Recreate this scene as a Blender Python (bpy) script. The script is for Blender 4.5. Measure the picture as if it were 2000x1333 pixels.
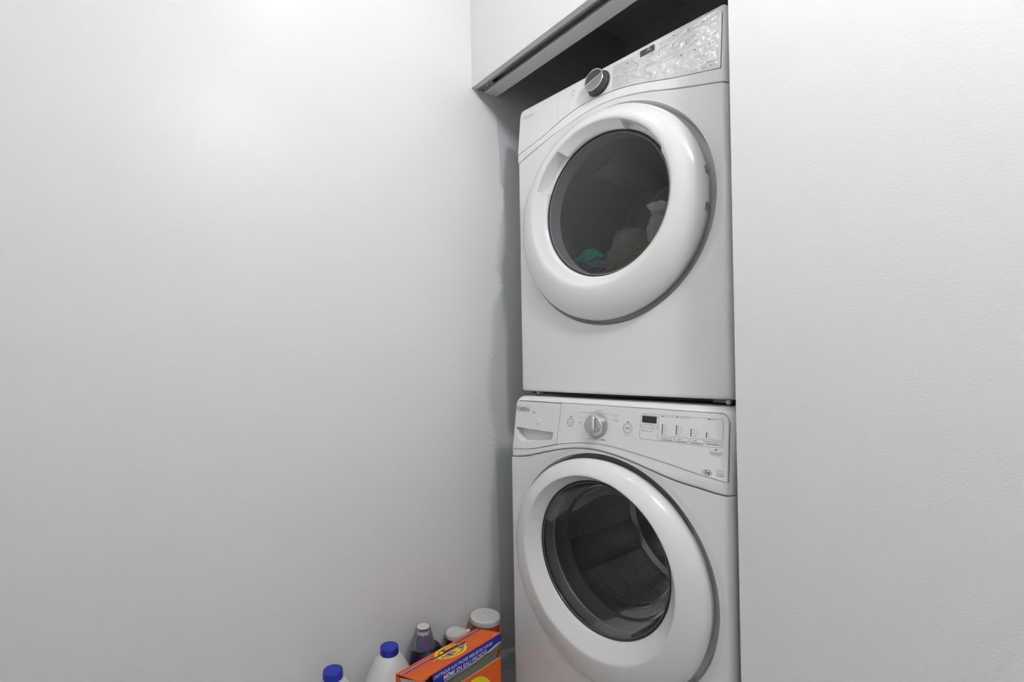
import bpy, math, random
import numpy as np
from mathutils import Vector, Matrix, noise

for o in list(bpy.data.objects):
    bpy.data.objects.remove(o, do_unlink=True)
scene = bpy.context.scene
C = scene.collection
R = math.radians

# ------------------------------------------------------------------ camera
YAW, PITCH, ROLL, FPX = 0.9482, 0.0052, -0.0165, 984.27
fw = Vector((-math.sin(YAW) * math.cos(PITCH), math.cos(YAW) * math.cos(PITCH), math.sin(PITCH)))
rt = Vector((math.cos(YAW), math.sin(YAW), 0))
up = rt.cross(fw)
rt2 = rt * math.cos(ROLL) + up * math.sin(ROLL)
up2 = -rt * math.sin(ROLL) + up * math.cos(ROLL)
cam = bpy.data.cameras.new('camera')
cam.sensor_width = 36
cam.lens = FPX * 36 / 2000
cam.shift_x = 96.54 / 2000
cam.shift_y = 37.06 / 2000
cam.clip_start = 0.02
camo = bpy.data.objects.new('camera', cam)
C.objects.link(camo)
M3 = Matrix((rt2, up2, -fw)).transposed()
camo.matrix_world = Matrix.Translation((1.4238, -1.0811, 1.0768)) @ M3.to_4x4()
scene.camera = camo

# ------------------------------------------------------------------ world, exposure
world = bpy.data.worlds.new('world')
scene.world = world
world.use_nodes = True
world.node_tree.nodes['Background'].inputs[0].default_value = (.5, .5, .5, 1)
world.node_tree.nodes['Background'].inputs[1].default_value = 0.0
scene.view_settings.view_transform = 'Standard'
scene.view_settings.look = 'None'
scene.view_settings.gamma = 1
scene.view_settings.use_curve_mapping = False
scene.view_settings.exposure = 0.43

LAMPS = [((.60, -.53, 2.50), 0.024, 116.0), ((1.70, -.51, 2.440), 0.095, 75.0)]

FZ = -.04           # floor level
CEIL = 2.55
HZ, TW, RX = 2.0536, .1126, .898      # header height, wall thickness, opening width


# ------------------------------------------------------------------ materials
def mat(name, color, rough=.5, metal=0., spec=.5, coat=0., bump=0., bscale=200., emis=None, estr=0., var=0., vscale=8., aniso=None):
    m = bpy.data.materials.new(name)
    m.use_nodes = True
    nt = m.node_tree
    b = nt.nodes['Principled BSDF']
    col = tuple(color) + (1,)
    b.inputs['Base Color'].default_value = col
    b.inputs['Roughness'].default_value = rough
    b.inputs['Metallic'].default_value = metal
    b.inputs['Specular IOR Level'].default_value = spec
    b.inputs['Coat Weight'].default_value = coat
    b.inputs['Coat Roughness'].default_value = .08
    tc = nt.nodes.new('ShaderNodeTexCoord')
    if bump:
        n = nt.nodes.new('ShaderNodeTexNoise')
        n.inputs['Scale'].default_value = bscale
        n.inputs['Detail'].default_value = 3
        nt.links.new(tc.outputs['Object'], n.inputs['Vector'])
        bp = nt.nodes.new('ShaderNodeBump')
        bp.inputs['Strength'].default_value = bump
        bp.inputs['Distance'].default_value = .001
        nt.links.new(n.outputs['Fac'], bp.inputs['Height'])
        nt.links.new(bp.outputs['Normal'], b.inputs['Normal'])
    if var:
        n2 = nt.nodes.new('ShaderNodeTexNoise')
        n2.inputs['Scale'].default_value = vscale
        n2.inputs['Detail'].default_value = 5
        nt.links.new(tc.outputs['Object'], n2.inputs['Vector'])
        mr = nt.nodes.new('ShaderNodeMapRange')
        mr.inputs['To Min'].default_value = 1 - var
        mr.inputs['To Max'].default_value = 1 + var
        nt.links.new(n2.outputs['Fac'], mr.inputs['Value'])
        mx = nt.nodes.new('ShaderNodeVectorMath')
        mx.operation = 'SCALE'
        mx.inputs[0].default_value = color
        nt.links.new(mr.outputs['Result'], mx.inputs['Scale'])
        nt.links.new(mx.outputs['Vector'], b.inputs['Base Color'])
    if emis:
        b.inputs['Emission Color'].default_value = tuple(emis) + (1,)
        b.inputs['Emission Strength'].default_value = estr
    return m


def glass_mat(name, tint, gloss_rough=.02, ior=1.5, bump=0., bscale=30., base_refl=0.0, fscale=1., haze=0., haze_col=(.5, .5, .5)):
    m = bpy.data.materials.new(name)
    m.use_nodes = True
    nt = m.node_tree
    for n in list(nt.nodes):
        nt.nodes.remove(n)
    out = nt.nodes.new('ShaderNodeOutputMaterial')
    tr = nt.nodes.new('ShaderNodeBsdfTransparent')
    tr.inputs[0].default_value = tuple(tint) + (1,)
    gl = nt.nodes.new('ShaderNodeBsdfGlossy')
    gl.inputs['Roughness'].default_value = gloss_rough
    fr = nt.nodes.new('ShaderNodeFresnel')
    fr.inputs[0].default_value = ior
    fac = fr.outputs[0]
    if base_refl:
        ad = nt.nodes.new('ShaderNodeMath')
        ad.use_clamp = True
        ad.inputs[1].default_value = base_refl
        nt.links.new(fac, ad.inputs[0])
        fac = ad.outputs[0]
    if fscale != 1.:
        ml = nt.nodes.new('ShaderNodeMath')
        ml.operation = 'MULTIPLY'
        ml.inputs[1].default_value = fscale
        nt.links.new(fac, ml.inputs[0])
        fac = ml.outputs[0]
    mx = nt.nodes.new('ShaderNodeMixShader')
    nt.links.new(fac, mx.inputs[0])
    first = tr.outputs[0]
    if haze:
        df = nt.nodes.new('ShaderNodeBsdfDiffuse')
        df.inputs[0].default_value = tuple(haze_col) + (1,)
        mh = nt.nodes.new('ShaderNodeMixShader')
        mh.inputs[0].default_value = haze
        nt.links.new(tr.outputs[0], mh.inputs[1])
        nt.links.new(df.outputs[0], mh.inputs[2])
        first = mh.outputs[0]
    nt.links.new(first, mx.inputs[1])
    nt.links.new(gl.outputs[0], mx.inputs[2])
    if bump:
        tc = nt.nodes.new('ShaderNodeTexCoord')
        n = nt.nodes.new('ShaderNodeTexNoise')
        n.inputs['Scale'].default_value = bscale
        n.inputs['Detail'].default_value = 4
        n.inputs['Distortion'].default_value = 1.5
        nt.links.new(tc.outputs['Object'], n.inputs['Vector'])
        bp = nt.nodes.new('ShaderNodeBump')
        bp.inputs['Strength'].default_value = bump
        bp.inputs['Distance'].default_value = .004
        nt.links.new(n.outputs['Fac'], bp.inputs['Height'])
        nt.links.new(bp.outputs['Normal'], gl.inputs['Normal'])
        pass
    nt.links.new(mx.outputs[0], out.inputs[0])
    return m


def wall_left_mat():
    """white roller paint that stops raggedly at a bluish grey older coat inside the closet"""
    m = mat('white_paint_over_grey', (.80, .80, .80), rough=.34, spec=.22, bump=.22, bscale=260)
    nt = m.node_tree
    b = nt.nodes['Principled BSDF']
    L = nt.links.new
    tc = nt.nodes.new('ShaderNodeTexCoord')
    sp = nt.nodes.new('ShaderNodeSeparateXYZ')
    L(tc.outputs['Object'], sp.inputs[0])
    # y position of the paint edge as a function of height
    mr = nt.nodes.new('ShaderNodeMapRange')
    mr.inputs['From Min'].default_value = 0
    mr.inputs['From Max'].default_value = 2.1
    L(sp.outputs['Z'], mr.inputs['Value'])
    fc = nt.nodes.new('ShaderNodeFloatCurve')
    pts = [(0, .09), (.34, .09), (.53, .087), (.756, .082), (.85, .075), (.90, .06), (.98, .054), (1.05, .058), (1.09, .068), (1.28, .085),
           (1.36, .13), (1.42, .105), (1.51, .112), (1.60, .128), (1.66, .141), (1.72, .142), (1.735, .125), (1.85, .123), (1.98, .113), (2.0, .09), (2.03, .03), (2.1, .02)]
    cv = fc.mapping.curves[0]
    while len(cv.points) > 2:
        cv.points.remove(cv.points[1])
    cv.points[0].location = (0, .09 / .2)
    cv.points[1].location = (1, .02 / .2)
    for z, y in pts[1:-1]:
        p = cv.points.new(z / 2.1, y / .2)
        p.handle_type = 'VECTOR'
    fc.mapping.update()
    L(mr.outputs[0], fc.inputs['Value'])
    sc = nt.nodes.new('ShaderNodeMath')
    sc.operation = 'MULTIPLY'
    sc.inputs[1].default_value = .2
    L(fc.outputs[0], sc.inputs[0])
    # roughness of the roller edge
    mp = nt.nodes.new('ShaderNodeMapping')
    mp.inputs['Scale'].default_value = (1, 150, 60)
    L(tc.outputs['Object'], mp.inputs[0])
    n = nt.nodes.new('ShaderNodeTexNoise')
    n.inputs['Scale'].default_value = 1.6
    n.inputs['Detail'].default_value = 6
    n.inputs['Roughness'].default_value = .75
    L(mp.outputs[0], n.inputs['Vector'])
    am = nt.nodes.new('ShaderNodeMapRange')      # amplitude is larger in the middle heights
    am.inputs['From Min'].default_value = 1.75
    am.inputs['From Max'].default_value = 1.5
    am.inputs['To Min'].default_value = .004
    am.inputs['To Max'].default_value = .20
    L(sp.outputs['Z'], am.inputs['Value'])
    am2 = nt.nodes.new('ShaderNodeMapRange')
    am2.inputs['From Min'].default_value = .65
    am2.inputs['From Max'].default_value = .8
    am2.inputs['To Min'].default_value = .03
    am2.inputs['To Max'].default_value = .20
    L(sp.outputs['Z'], am2.inputs['Value'])
    mn = nt.nodes.new('ShaderNodeMath')
    mn.operation = 'MINIMUM'
    L(am.outputs[0], mn.inputs[0])
    L(am2.outputs[0], mn.inputs[1])
    nm = nt.nodes.new('ShaderNodeMath')
    nm.operation = 'SUBTRACT'
    nm.inputs[1].default_value = .5
    L(n.outputs['Fac'], nm.inputs[0])
    mu = nt.nodes.new('ShaderNodeMath')
    mu.operation = 'MULTIPLY'
    L(nm.outputs[0], mu.inputs[0])
    L(mn.outputs[0], mu.inputs[1])
    ad = nt.nodes.new('ShaderNodeMath')
    ad.operation = 'ADD'
    L(sc.outputs[0], ad.inputs[0])
    L(mu.outputs[0], ad.inputs[1])
    sb = nt.nodes.new('ShaderNodeMath')
    sb.operation = 'SUBTRACT'
    L(sp.outputs['Y'], sb.inputs[0])
    L(ad.outputs[0], sb.inputs[1])
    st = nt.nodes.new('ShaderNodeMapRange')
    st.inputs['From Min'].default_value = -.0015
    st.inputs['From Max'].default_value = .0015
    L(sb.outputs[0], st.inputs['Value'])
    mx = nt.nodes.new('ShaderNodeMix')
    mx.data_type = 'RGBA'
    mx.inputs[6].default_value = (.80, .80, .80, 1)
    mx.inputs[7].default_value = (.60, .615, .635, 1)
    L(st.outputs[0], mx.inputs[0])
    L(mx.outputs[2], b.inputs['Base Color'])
    return m


M = {}
M['wall'] = mat('white_wall_paint', (.80, .80, .80), rough=.45, spec=.4, bump=.30, bscale=240)
M['wall_left'] = wall_left_mat()
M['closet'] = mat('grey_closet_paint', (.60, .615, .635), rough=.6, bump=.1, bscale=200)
M['ceiling'] = mat('ceiling_paint', (.8, .8, .8), rough=.8, bump=.1, bscale=150)
M['floor'] = mat('worn_concrete', (.46, .46, .46), rough=.7, bump=.5, bscale=120, var=.45, vscale=160)
M['trim'] = mat('trim_paint', (.58, .59, .61), rough=.4)
M['enamel'] = mat('white_enamel', (.80, .80, .80), rough=.22, coat=.3)
M['enamel_panel'] = mat('white_control_panel', (.79, .79, .79), rough=.3)
M['ink_faint'] = mat('faint_grey_ink', (.55, .55, .55), rough=.5)
M['plastic_white'] = mat('white_plastic', (.80, .80, .80), rough=.25, coat=.4)
M['plastic_inner'] = mat('door_inner_grey', (.42, .43, .44), rough=.4)
M['ink'] = mat('dark_ink', (.06, .06, .065), rough=.5)
M['ink_mid'] = mat('mid_grey_ink', (.26, .26, .26), rough=.5)
M['ink_light'] = mat('pale_grey_ink', (.45, .45, .45), rough=.5)
M['logo_grey'] = mat('grey_logo_print', (.33, .33, .33), rough=.35, metal=.3)
M['display'] = mat('black_display', (.03, .03, .032), rough=.12)
M['chrome'] = mat('chrome', (.72, .72, .72), rough=.12, metal=1)
M['silver'] = mat('silver_plastic', (.47, .47, .475), rough=.25, metal=.55)
M['knob_dark'] = mat('dark_grey_plastic', (.055, .055, .057), rough=.3)
M['knob_face'] = mat('knob_face_grey', (.30, .30, .30), rough=.22, metal=.6)
M['steel'] = mat('brushed_steel', (.42, .42, .41), rough=.32, metal=1)
M['zinc'] = mat('zinc_steel', (.42, .42, .42), rough=.38, metal=1)
M['rubber'] = mat('grey_rubber', (.12, .12, .125), rough=.45)
M['bowl_trim'] = mat('grey_bowl_trim', (.26, .26, .27), rough=.28, metal=.5)
M['glint_ring'] = mat('dark_polished_glint_ring', (.16, .16, .165), rough=.14, metal=.8)
M['black'] = mat('black_rubber', (.02, .02, .02), rough=.5)
M['drum_grey'] = mat('grey_drum_coating', (.40, .41, .42), rough=.45)
M['glass_dryer'] = glass_mat('smoked_door_glass', (.60, .61, .62), .03, 1.30, haze=.05, haze_col=(.35, .36, .38))
M['glass_washer'] = glass_mat('washer_bowl_glass', (.70, .70, .70), .06, 1.35, fscale=.50, haze=.06, haze_col=(.4, .4, .42))
M['film'] = glass_mat('clear_protective_film', (.995, .995, .995), .15, 1.18, bump=.55, bscale=58, base_refl=.12)
M['clear'] = glass_mat('clear_dosing_cup', (.93, .93, .94), .08, 1.35, base_refl=.03, fscale=.6, haze=.08, haze_col=(.8, .8, .82))
M['jug'] = mat('white_jug_plastic', (.72, .72, .72), rough=.38, spec=.4)
M['cap_blue'] = mat('blue_cap_plastic', (.012, .03, .42), rough=.42)
M['navy'] = mat('navy_bottle', (.006, .007, .034), rough=.22, spec=.3)
M['navy_spout'] = mat('blue_spout', (.025, .035, .22), rough=.5, spec=.3)
M['lid_white'] = mat('white_lid', (.70, .70, .69), rough=.45, var=.06, vscale=90)
M['black_bottle'] = mat('black_bottle', (.015, .015, .018), rough=.2)
M['orange_tub'] = mat('orange_tub_label', (.52, .07, .012), rough=.4)
M['tub_yellow'] = mat('tub_yellow_print', (.7, .38, .02), rough=.4)
M['box_orange'] = mat('orange_carton', (.80, .125, .012), rough=.5, spec=.3, var=.05, vscale=18)
M['box_orange_front'] = mat('orange_carton_front', (.80, .125, .012), rough=.5, spec=.3, var=.05, vscale=18)
M['box_blue'] = mat('blue_carton_print', (.018, .026, .36), rough=.5, spec=.3)
M['box_purple'] = mat('violet_carton_stripe', (.075, .05, .28), rough=.42)
M['box_yellow'] = mat('yellow_carton_print', (.90, .74, .015), rough=.5, spec=.3)
M['box_white'] = mat('white_carton_print', (.74, .74, .74), rough=.5)
M['box_navy'] = mat('navy_carton_print', (.02, .025, .07), rough=.45)
M['cardboard'] = mat('grey_cardboard', (.20, .175, .12), rough=.85, bump=.2, bscale=300, var=.1, vscale=60)
M['cardboard_pale'] = mat('pale_torn_cardboard', (.5, .47, .4), rough=.85, bump=.3, bscale=200)
M['teal'] = mat('teal_cloth', (.03, .26, .21), rough=.9, bump=.3, bscale=400)
M['cloth_dark'] = mat('charcoal_cloth', (.10, .10, .115), rough=.9, bump=.3, bscale=400)
M['olive'] = mat('olive_cloth', (.13, .12, .085), rough=.95, bump=.4, bscale=250)
M['cloth_grey'] = mat('grey_knit', (.34, .33, .31), rough=.95, bump=.6, bscale=220, var=.25, vscale=180)
M['cloth_beige'] = mat('beige_cloth', (.40, .38, .34), rough=.95, bump=.3, bscale=250)
M['cloth_white'] = mat('white_cloth', (.62, .62, .6), rough=.95, bump=.3, bscale=250)


# ------------------------------------------------------------------ helpers
def tag(o, label=None, cat=None, group=None, kind=None):
    if label:
        o['label'] = label
    if cat:
        o['category'] = cat
    if group:
        o['group'] = group
    if kind:
        o['kind'] = kind
    return o


def empty(name, loc=(0, 0, 0), rz=0.):
    o = bpy.data.objects.new(name, None)
    o.empty_display_size = .05
    C.objects.link(o)
    o.location = loc
    o.rotation_euler = (0, 0, rz)
    return o


def obj(name, verts, faces, m, parent=None, smooth=True, sharp=None):
    me = bpy.data.meshes.new(name)
    me.from_pydata([tuple(v) for v in verts], [], faces)
    me.validate()
    me.update()
    if smooth:
        me.polygons.foreach_set('use_smooth', [True] * len(me.polygons))
        if sharp:
            me.set_sharp_from_angle(angle=R(sharp))
    me.materials.append(M[m] if isinstance(m, str) else m)
    o = bpy.data.objects.new(name, me)
    C.objects.link(o)
    if parent:
        o.parent = parent
    return o


def box_vf(x0, x1, y0, y1, z0, z1, vs=None, fs=None):
    vs = [] if vs is None else vs
    fs = [] if fs is None else fs
    k = len(vs)
    vs += [(x0, y0, z0), (x1, y0, z0), (x1, y1, z0), (x0, y1, z0), (x0, y0, z1), (x1, y0, z1), (x1, y1, z1), (x0, y1, z1)]
    fs += [tuple(k + i for i in f) for f in ((0, 3, 2, 1), (4, 5, 6, 7), (0, 1, 5, 4), (1, 2, 6, 5), (2, 3, 7, 6), (3, 0, 4, 7))]
    return vs, fs


def box(name, b, m, parent=None, bevel=0.):
    vs, fs = box_vf(*b)
    o = obj(name, vs, fs, m, parent, smooth=False)
    if bevel:
        md = o.modifiers.new('bevel', 'BEVEL')
        md.width = bevel
        md.segments = 2
    return o


def catmull(pts):
    """smooth function y(x) through the points"""
    xs = np.array([p[0] for p in pts], float)
    ys = np.array([p[1] for p in pts], float)
    d = np.zeros(len(xs))
    d[1:-1] = (ys[2:] - ys[:-2]) / (xs[2:] - xs[:-2])
    d[0] = (ys[1] - ys[0]) / (xs[1] - xs[0])
    d[-1] = (ys[-1] - ys[-2]) / (xs[-1] - xs[-2])

    def f(x):
        x = min(max(x, xs[0]), xs[-1])
        i = min(int(np.searchsorted(xs, x, 'right')) - 1, len(xs) - 2)
        h = xs[i + 1] - xs[i]
        t = (x - xs[i]) / h
        return float((2 * t**3 - 3 * t**2 + 1) * ys[i] + (t**3 - 2 * t**2 + t) * h * d[i] + (-2 * t**3 + 3 * t**2) * ys[i + 1] + (t**3 - t**2) * h * d[i + 1])
    return f


def sstep(a, b, x):
    t = min(1, max(0, (x - a) / (b - a)))
    return t * t * (3 - 2 * t)


def grid_faces(nu, nv, k=0, flip=False):
    fs = []
    for i in range(nu - 1):
        for j in range(nv - 1):
            a, b, c, d = k + i * nv + j, k + (i + 1) * nv + j, k + (i + 1) * nv + j + 1, k + i * nv + j + 1
            fs.append((a, d, c, b) if flip else (a, b, c, d))
    return fs


def sheet(name, us, vlo, vhi, ts, dfun, m, parent, skirt=.006, posfun=None, sharp=40):
    """front facing sheet over (u, v) with depth dfun; its border is folded back by skirt"""
    nu, nv = len(us), len(ts)
    vs = []
    for u in us:
        a, b = vlo(u), vhi(u)
        for t in ts:
            v = a + (b - a) * t
            uu, vv = (u, v) if posfun is None else posfun(u, v)
            vs.append((uu, dfun(uu, vv), vv))
    fs = grid_faces(nu, nv)
    if skirt:
        loop = [i * nv for i in range(nu)] + [(nu - 1) * nv + j for j in range(1, nv)] + [i * nv + nv - 1 for i in range(nu - 2, -1, -1)] + [j for j in range(nv - 2, 0, -1)]
        k = len(vs)
        for q in loop:
            x, y, z = vs[q]
            vs.append((x, y + skirt, z))
        n = len(loop)
        for i in range(n):
            j = (i + 1) % n
            fs.append((loop[i], k + i, k + j, loop[j]))
    return obj(name, vs, fs, m, parent, True, sharp)


def loft(name, rows, m, parent, n=160, mod=None, angs=None, cap=False, sharp=35, flip=False):
    """rows: (cu, cv, radius, depth) circles facing -Y joined into one skin; mod(row, angle) may replace radius, depth"""
    if angs is None:
        angs = [2 * math.pi * i / n for i in range(n)]
    n = len(angs)
    vs, fs = [], []
    for ri, (cu, cv, r, d) in enumerate(rows):
        for a in angs:
            rr, dd = (r, d) if mod is None else mod(ri, a, r, d)
            vs.append((cu + rr * math.cos(a), dd, cv + rr * math.sin(a)))
    for ri in range(len(rows) - 1):
        for i in range(n):
            j = (i + 1) % n
            f = (ri * n + i, (ri + 1) * n + i, (ri + 1) * n + j, ri * n + j)
            fs.append(f[::-1] if flip else f)
    if cap:
        k = (len(rows) - 1) * n
        fs.append(tuple(range(k, k + n))[::-1] if not flip else tuple(range(k, k + n)))
    return obj(name, vs, fs, m, parent, True, sharp)


def lathe_z(name, prof, m, parent=None, n=64, sx=1., sy=1., loc=(0, 0, 0), sharp=35, shape=None):
    """prof: (radius, z) turned about Z"""
    vs, fs = [], []
    for (r, z) in prof:
        for i in range(n):
            a = 2 * math.pi * i / n
            q = 1. if shape is None else shape(a, z)
            vs.append((r * sx * q * math.cos(a), r * sy * q * math.sin(a), z))
    for k in range(len(prof) - 1):
        for i in range(n):
            j = (i + 1) % n
            fs.append((k * n + i, k * n + j, (k + 1) * n + j, (k + 1) * n + i))
    if prof[0][0] > 1e-6:
        fs.append(tuple(range(n))[::-1])
    if prof[-1][0] > 1e-6:
        k = (len(prof) - 1) * n
        fs.append(tuple(range(k, k + n)))
    o = obj(name, vs, fs, m, parent, True, sharp)
    o.location = loc
    return o


class Face:
    """a flat printed face: maps (a, b) on the face to local 3-D; used for lettering, lines and rings"""

    def __init__(self, origin, ax, ay, parent):
        self.o, self.ax, self.ay, self.parent = Vector(origin), Vector(ax).normalized(), Vector(ay).normalized(), parent
        self.n = self.ax.cross(self.ay).normalized()

    def p(self, a, b, h=0.):
        return self.o + self.ax * a + self.ay * b + self.n * h

    def poly(self, name, polys, m, h=.0003, th=.0003):
        """polys: list of outlines, given thickness th and lying h above the face"""
        vs, fs = [], []
        for pl in polys:
            k, n = len(vs), len(pl)
            vs += [self.p(a, b, h) for a, b in pl] + [self.p(a, b, h - th) for a, b in pl]
            fs.append(tuple(range(k, k + n)))
            for i in range(n):
                j = (i + 1) % n
                fs.append((k + i, k + n + i, k + n + j, k + j))
        return obj(name, vs, fs, m, self.parent, False)

    def strip(self, pts, w, closed=False):
        out = []
        n = len(pts)
        segs = n if closed else n - 1
        for i in range(segs):
            a, b = Vector(pts[i]), Vector(pts[(i + 1) % n])
            d = (b - a)
            if d.length < 1e-7:
                continue
            d.normalize()
            q = Vector((-d.y, d.x)) * w / 2
            e = d * w * .3
            out.append([tuple(a - q - e), tuple(b - q + e), tuple(b + q + e), tuple(a + q - e)])
        return out

    def lines(self, name, paths, w, m, h=.0003, closed=False):
        for p in paths:
            o = self.poly(name, self.strip(p, w, closed), m, h)
        return o

    def ring(self, name, ca, cb, ra, rb, w, m, h=.0003, n=40, a0=0., a1=2 * math.pi):
        vs, fs = [], []
        full = abs(a1 - a0 - 2 * math.pi) < 1e-6
        nn = n if full else n + 1
        for i in range(nn):
            a = a0 + (a1 - a0) * i / n
            ca_, sa_ = math.cos(a), math.sin(a)
            vs.append(self.p(ca + (ra - w / 2) * ca_, cb + (rb - w / 2) * sa_, h))
            vs.append(self.p(ca + (ra + w / 2) * ca_, cb + (rb + w / 2) * sa_, h))
        for i in range(nn if full else n):
            j = (i + 1) % nn
            fs.append((2 * i, 2 * i + 1, 2 * j + 1, 2 * j))
        k = len(vs)
        vs += [v - self.n * .0003 for v in vs]
        fs += [tuple(k + q for q in f)[::-1] for f in fs]
        return obj(name, vs, fs, m, self.parent, False)

    def text(self, s, a, b, hgt, m, width=None, align='L', shear=0., bold=0., h=.0003, name='lettering'):
        """s with its baseline at b; hgt is the height of the capitals"""
        cu = bpy.data.curves.new('lettering', 'FONT')
        cu.body = s
        cu.size = 1.
        cu.shear = shear
        cu.offset = bold
        cu.resolution_u = 2
        to = bpy.data.objects.new('lettering_tmp', cu)
        C.objects.link(to)
        dg = bpy.context.evaluated_depsgraph_get()
        me = bpy.data.meshes.new_from_object(to.evaluated_get(dg))
        bpy.data.objects.remove(to, do_unlink=True)
        bpy.data.curves.remove(cu)
        xs = [v.co.x for v in me.vertices]
        if not xs:
            return None
        x0, x1 = min(xs), max(xs)
        sy = hgt / .70
        sx = sy if width is None else width / (x1 - x0)
        wd = (x1 - x0) * sx
        off = {'L': 0., 'C': -wd / 2, 'R': -wd}[align]
        for v in me.vertices:
            q = self.p(a + off + (v.co.x - x0) * sx, b + v.co.y * sy, h)
            v.co = q
        me.materials.append(M[m])
        me.name = name
        o = bpy.data.objects.new(name, me)
        C.objects.link(o)
        o.parent = self.parent
        return o


def rrect(a0, a1, b0, b1, r, n=6):
    out = []
    for (ca, cb, s) in ((a1 - r, b1 - r, 0), (a0 + r, b1 - r, 90), (a0 + r, b0 + r, 180), (a1 - r, b0 + r, 270)):
        for i in range(n + 1):
            t = R(s + 90 * i / n)
            out.append((ca + r * math.cos(t), cb + r * math.sin(t)))
    return out


def rect(a0, a1, b0, b1):
    return [(a0, b0), (a1, b0), (a1, b1), (a0, b1)]


def disc(ca, cb, r, n=24):
    return [(ca + r * math.cos(2 * math.pi * i / n), cb + r * math.sin(2 * math.pi * i / n)) for i in range(n)]


# ------------------------------------------------------------------ the room
XE, YR, YB = 5.0, -1.45, .95
def struct(name, boxes, m):
    vs, fs = [], []
    for b in boxes:
        box_vf(*b, vs, fs)
    return tag(obj(name, vs, fs, m, None, False), kind='structure')


struct('floor', [(-.15, XE + .1, YR - .1, YB + .1, FZ - .1, FZ)], 'floor')
struct('ceiling', [(-.15, XE + .1, YR - .1, YB + .1, CEIL, CEIL + .1)], 'ceiling')
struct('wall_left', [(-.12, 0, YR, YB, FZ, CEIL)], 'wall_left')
# the closet wall: the long wall, and the header with the slot for the door track
struct('wall_front', [(RX, XE, 0, TW, FZ, CEIL),
                      (0, RX, 0, .022, HZ, CEIL),
                      (0, RX, .022, .055, HZ + .022, CEIL),
                      (0, RX, .055, TW, HZ, CEIL)], 'wall')
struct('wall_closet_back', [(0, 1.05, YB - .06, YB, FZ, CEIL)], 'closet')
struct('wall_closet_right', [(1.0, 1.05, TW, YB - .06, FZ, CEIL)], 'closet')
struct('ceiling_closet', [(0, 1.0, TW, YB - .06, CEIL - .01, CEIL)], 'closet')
struct('wall_right', [(XE, XE + .1, YR, 0, FZ, CEIL)], 'wall')
struct('wall_rear', [(-.12, XE + .1, YR - .1, YR, FZ, CEIL)], 'wall')
# baseboard along the left wall
vs, fs = [], []
prof = [(0, FZ), (.012, FZ), (.012, .006), (.009, .014), (.005, .018), (.005, .022), (0, .022)]
for y in (YR, YB - .06):
    vs += [(x + .0003, y, z) for x, z in prof]
n = len(prof)
fs = [(i, i + n, (i + 1) % n + n, (i + 1) % n) for i in range(n)] + [tuple(range(n)), tuple(range(n, 2 * n))[::-1]]
tag(obj('baseboard_left', vs, fs, 'trim', None, False), kind='structure')

# door track in the header
trk = empty('closet_door_track', (0, .0385, HZ))
tag(trk, 'grey metal bifold door track set in the underside of the closet header', 'door track')
vs, fs = [], []
for b in ((.004, RX - .002, -.0155, -.0140, -.0005, .0205), (.004, RX - .002, .0140, .0155, -.0005, .0205), (.004, RX - .002, -.0155, .0155, .0190, .0205),
          (.004, RX - .002, -.0140, -.0085, -.0005, .0008), (.004, RX - .002, .0085, .0140, -.0005, .0008)):
    box_vf(*b, vs, fs)
obj('channel', vs, fs, 'zinc', trk, False)
box('rear_lip', (.004, RX - .002, .0160, .0230, -.0025, -.0002), 'wall', trk)
pv = box('pivot_bracket', (.018, .074, -.0095, .0095, -.0016, .0035), 'zinc', trk, .0008)
for x in (.030, .060):
    box('bracket_ear', (x - .004, x + .004, -.0125, .0125, -.003, .004), 'zinc', pv)
def bolt(name, x, y, z, r, h, m, parent, n=16):
    vs = [(x + r * math.cos(2 * math.pi * i / n), y + r * math.sin(2 * math.pi * i / n), zz) for zz in (z, z - h) for i in range(n)]
    vs += [(x + r * .6 * math.cos(2 * math.pi * i / n), y + r * .6 * math.sin(2 * math.pi * i / n), z - h * 1.35) for i in range(n)]
    fs = [(k * n + i, k * n + (i + 1) % n, (k + 1) * n + (i + 1) % n, (k + 1) * n + i) for k in range(2) for i in range(n)] + [tuple(range(2 * n, 3 * n))]
    return obj(name, vs, fs, m, parent, True, 30)
lathe_z('pivot_socket', [(.0040, .0), (.0040, -.0042), (.0055, -.0042), (.0055, .0), (.0040, .0)][::-1], 'zinc', pv, 24, loc=(.052, 0, -.0016))
bolt('screw', .068, 0, -.0018, .0035, .0015, 'zinc', pv)
bolt('set_screw', .024, .002, -.0018, .0042, .0020, 'zinc', pv)
bolt('screw', .30, 0, .019, .004, .0015, 'zinc', trk)

# ------------------------------------------------------------------ lamps (above the picture, they light the place)
for i, (loc, rad, w) in enumerate(LAMPS):
    side = ('left', 'right')[i]
    lp = empty('ceiling_lamp_%s_offscreen' % side, (loc[0], loc[1], CEIL))
    tag(lp, ['small round bulb on a white ceiling base near the end wall of the hallway', 'frosted globe lamp on the ceiling in the middle of the hallway'][i], 'lamp', 'ceiling lamps')
    lathe_z('base', [(.0, -.0005), (.055, -.0005), (.055, -.008), (.04, -.014), (.016, -.016), (.0, -.016)][::-1], 'plastic_white', lp, 40)
    em = mat('bulb_light_%s' % 'abc'[i], (1, 1, 1), .5, emis=(1, 1, 1), estr=w)
    dz = loc[2] - CEIL
    prof = [(rad * math.sin(math.pi * k / 16), dz - .012 - rad * math.cos(math.pi * k / 16)) for k in range(17)]
    lathe_z('bulb_%s_offscreen' % side, prof, em, lp, 32)

# ------------------------------------------------------------------ appliances
W = .686


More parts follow.
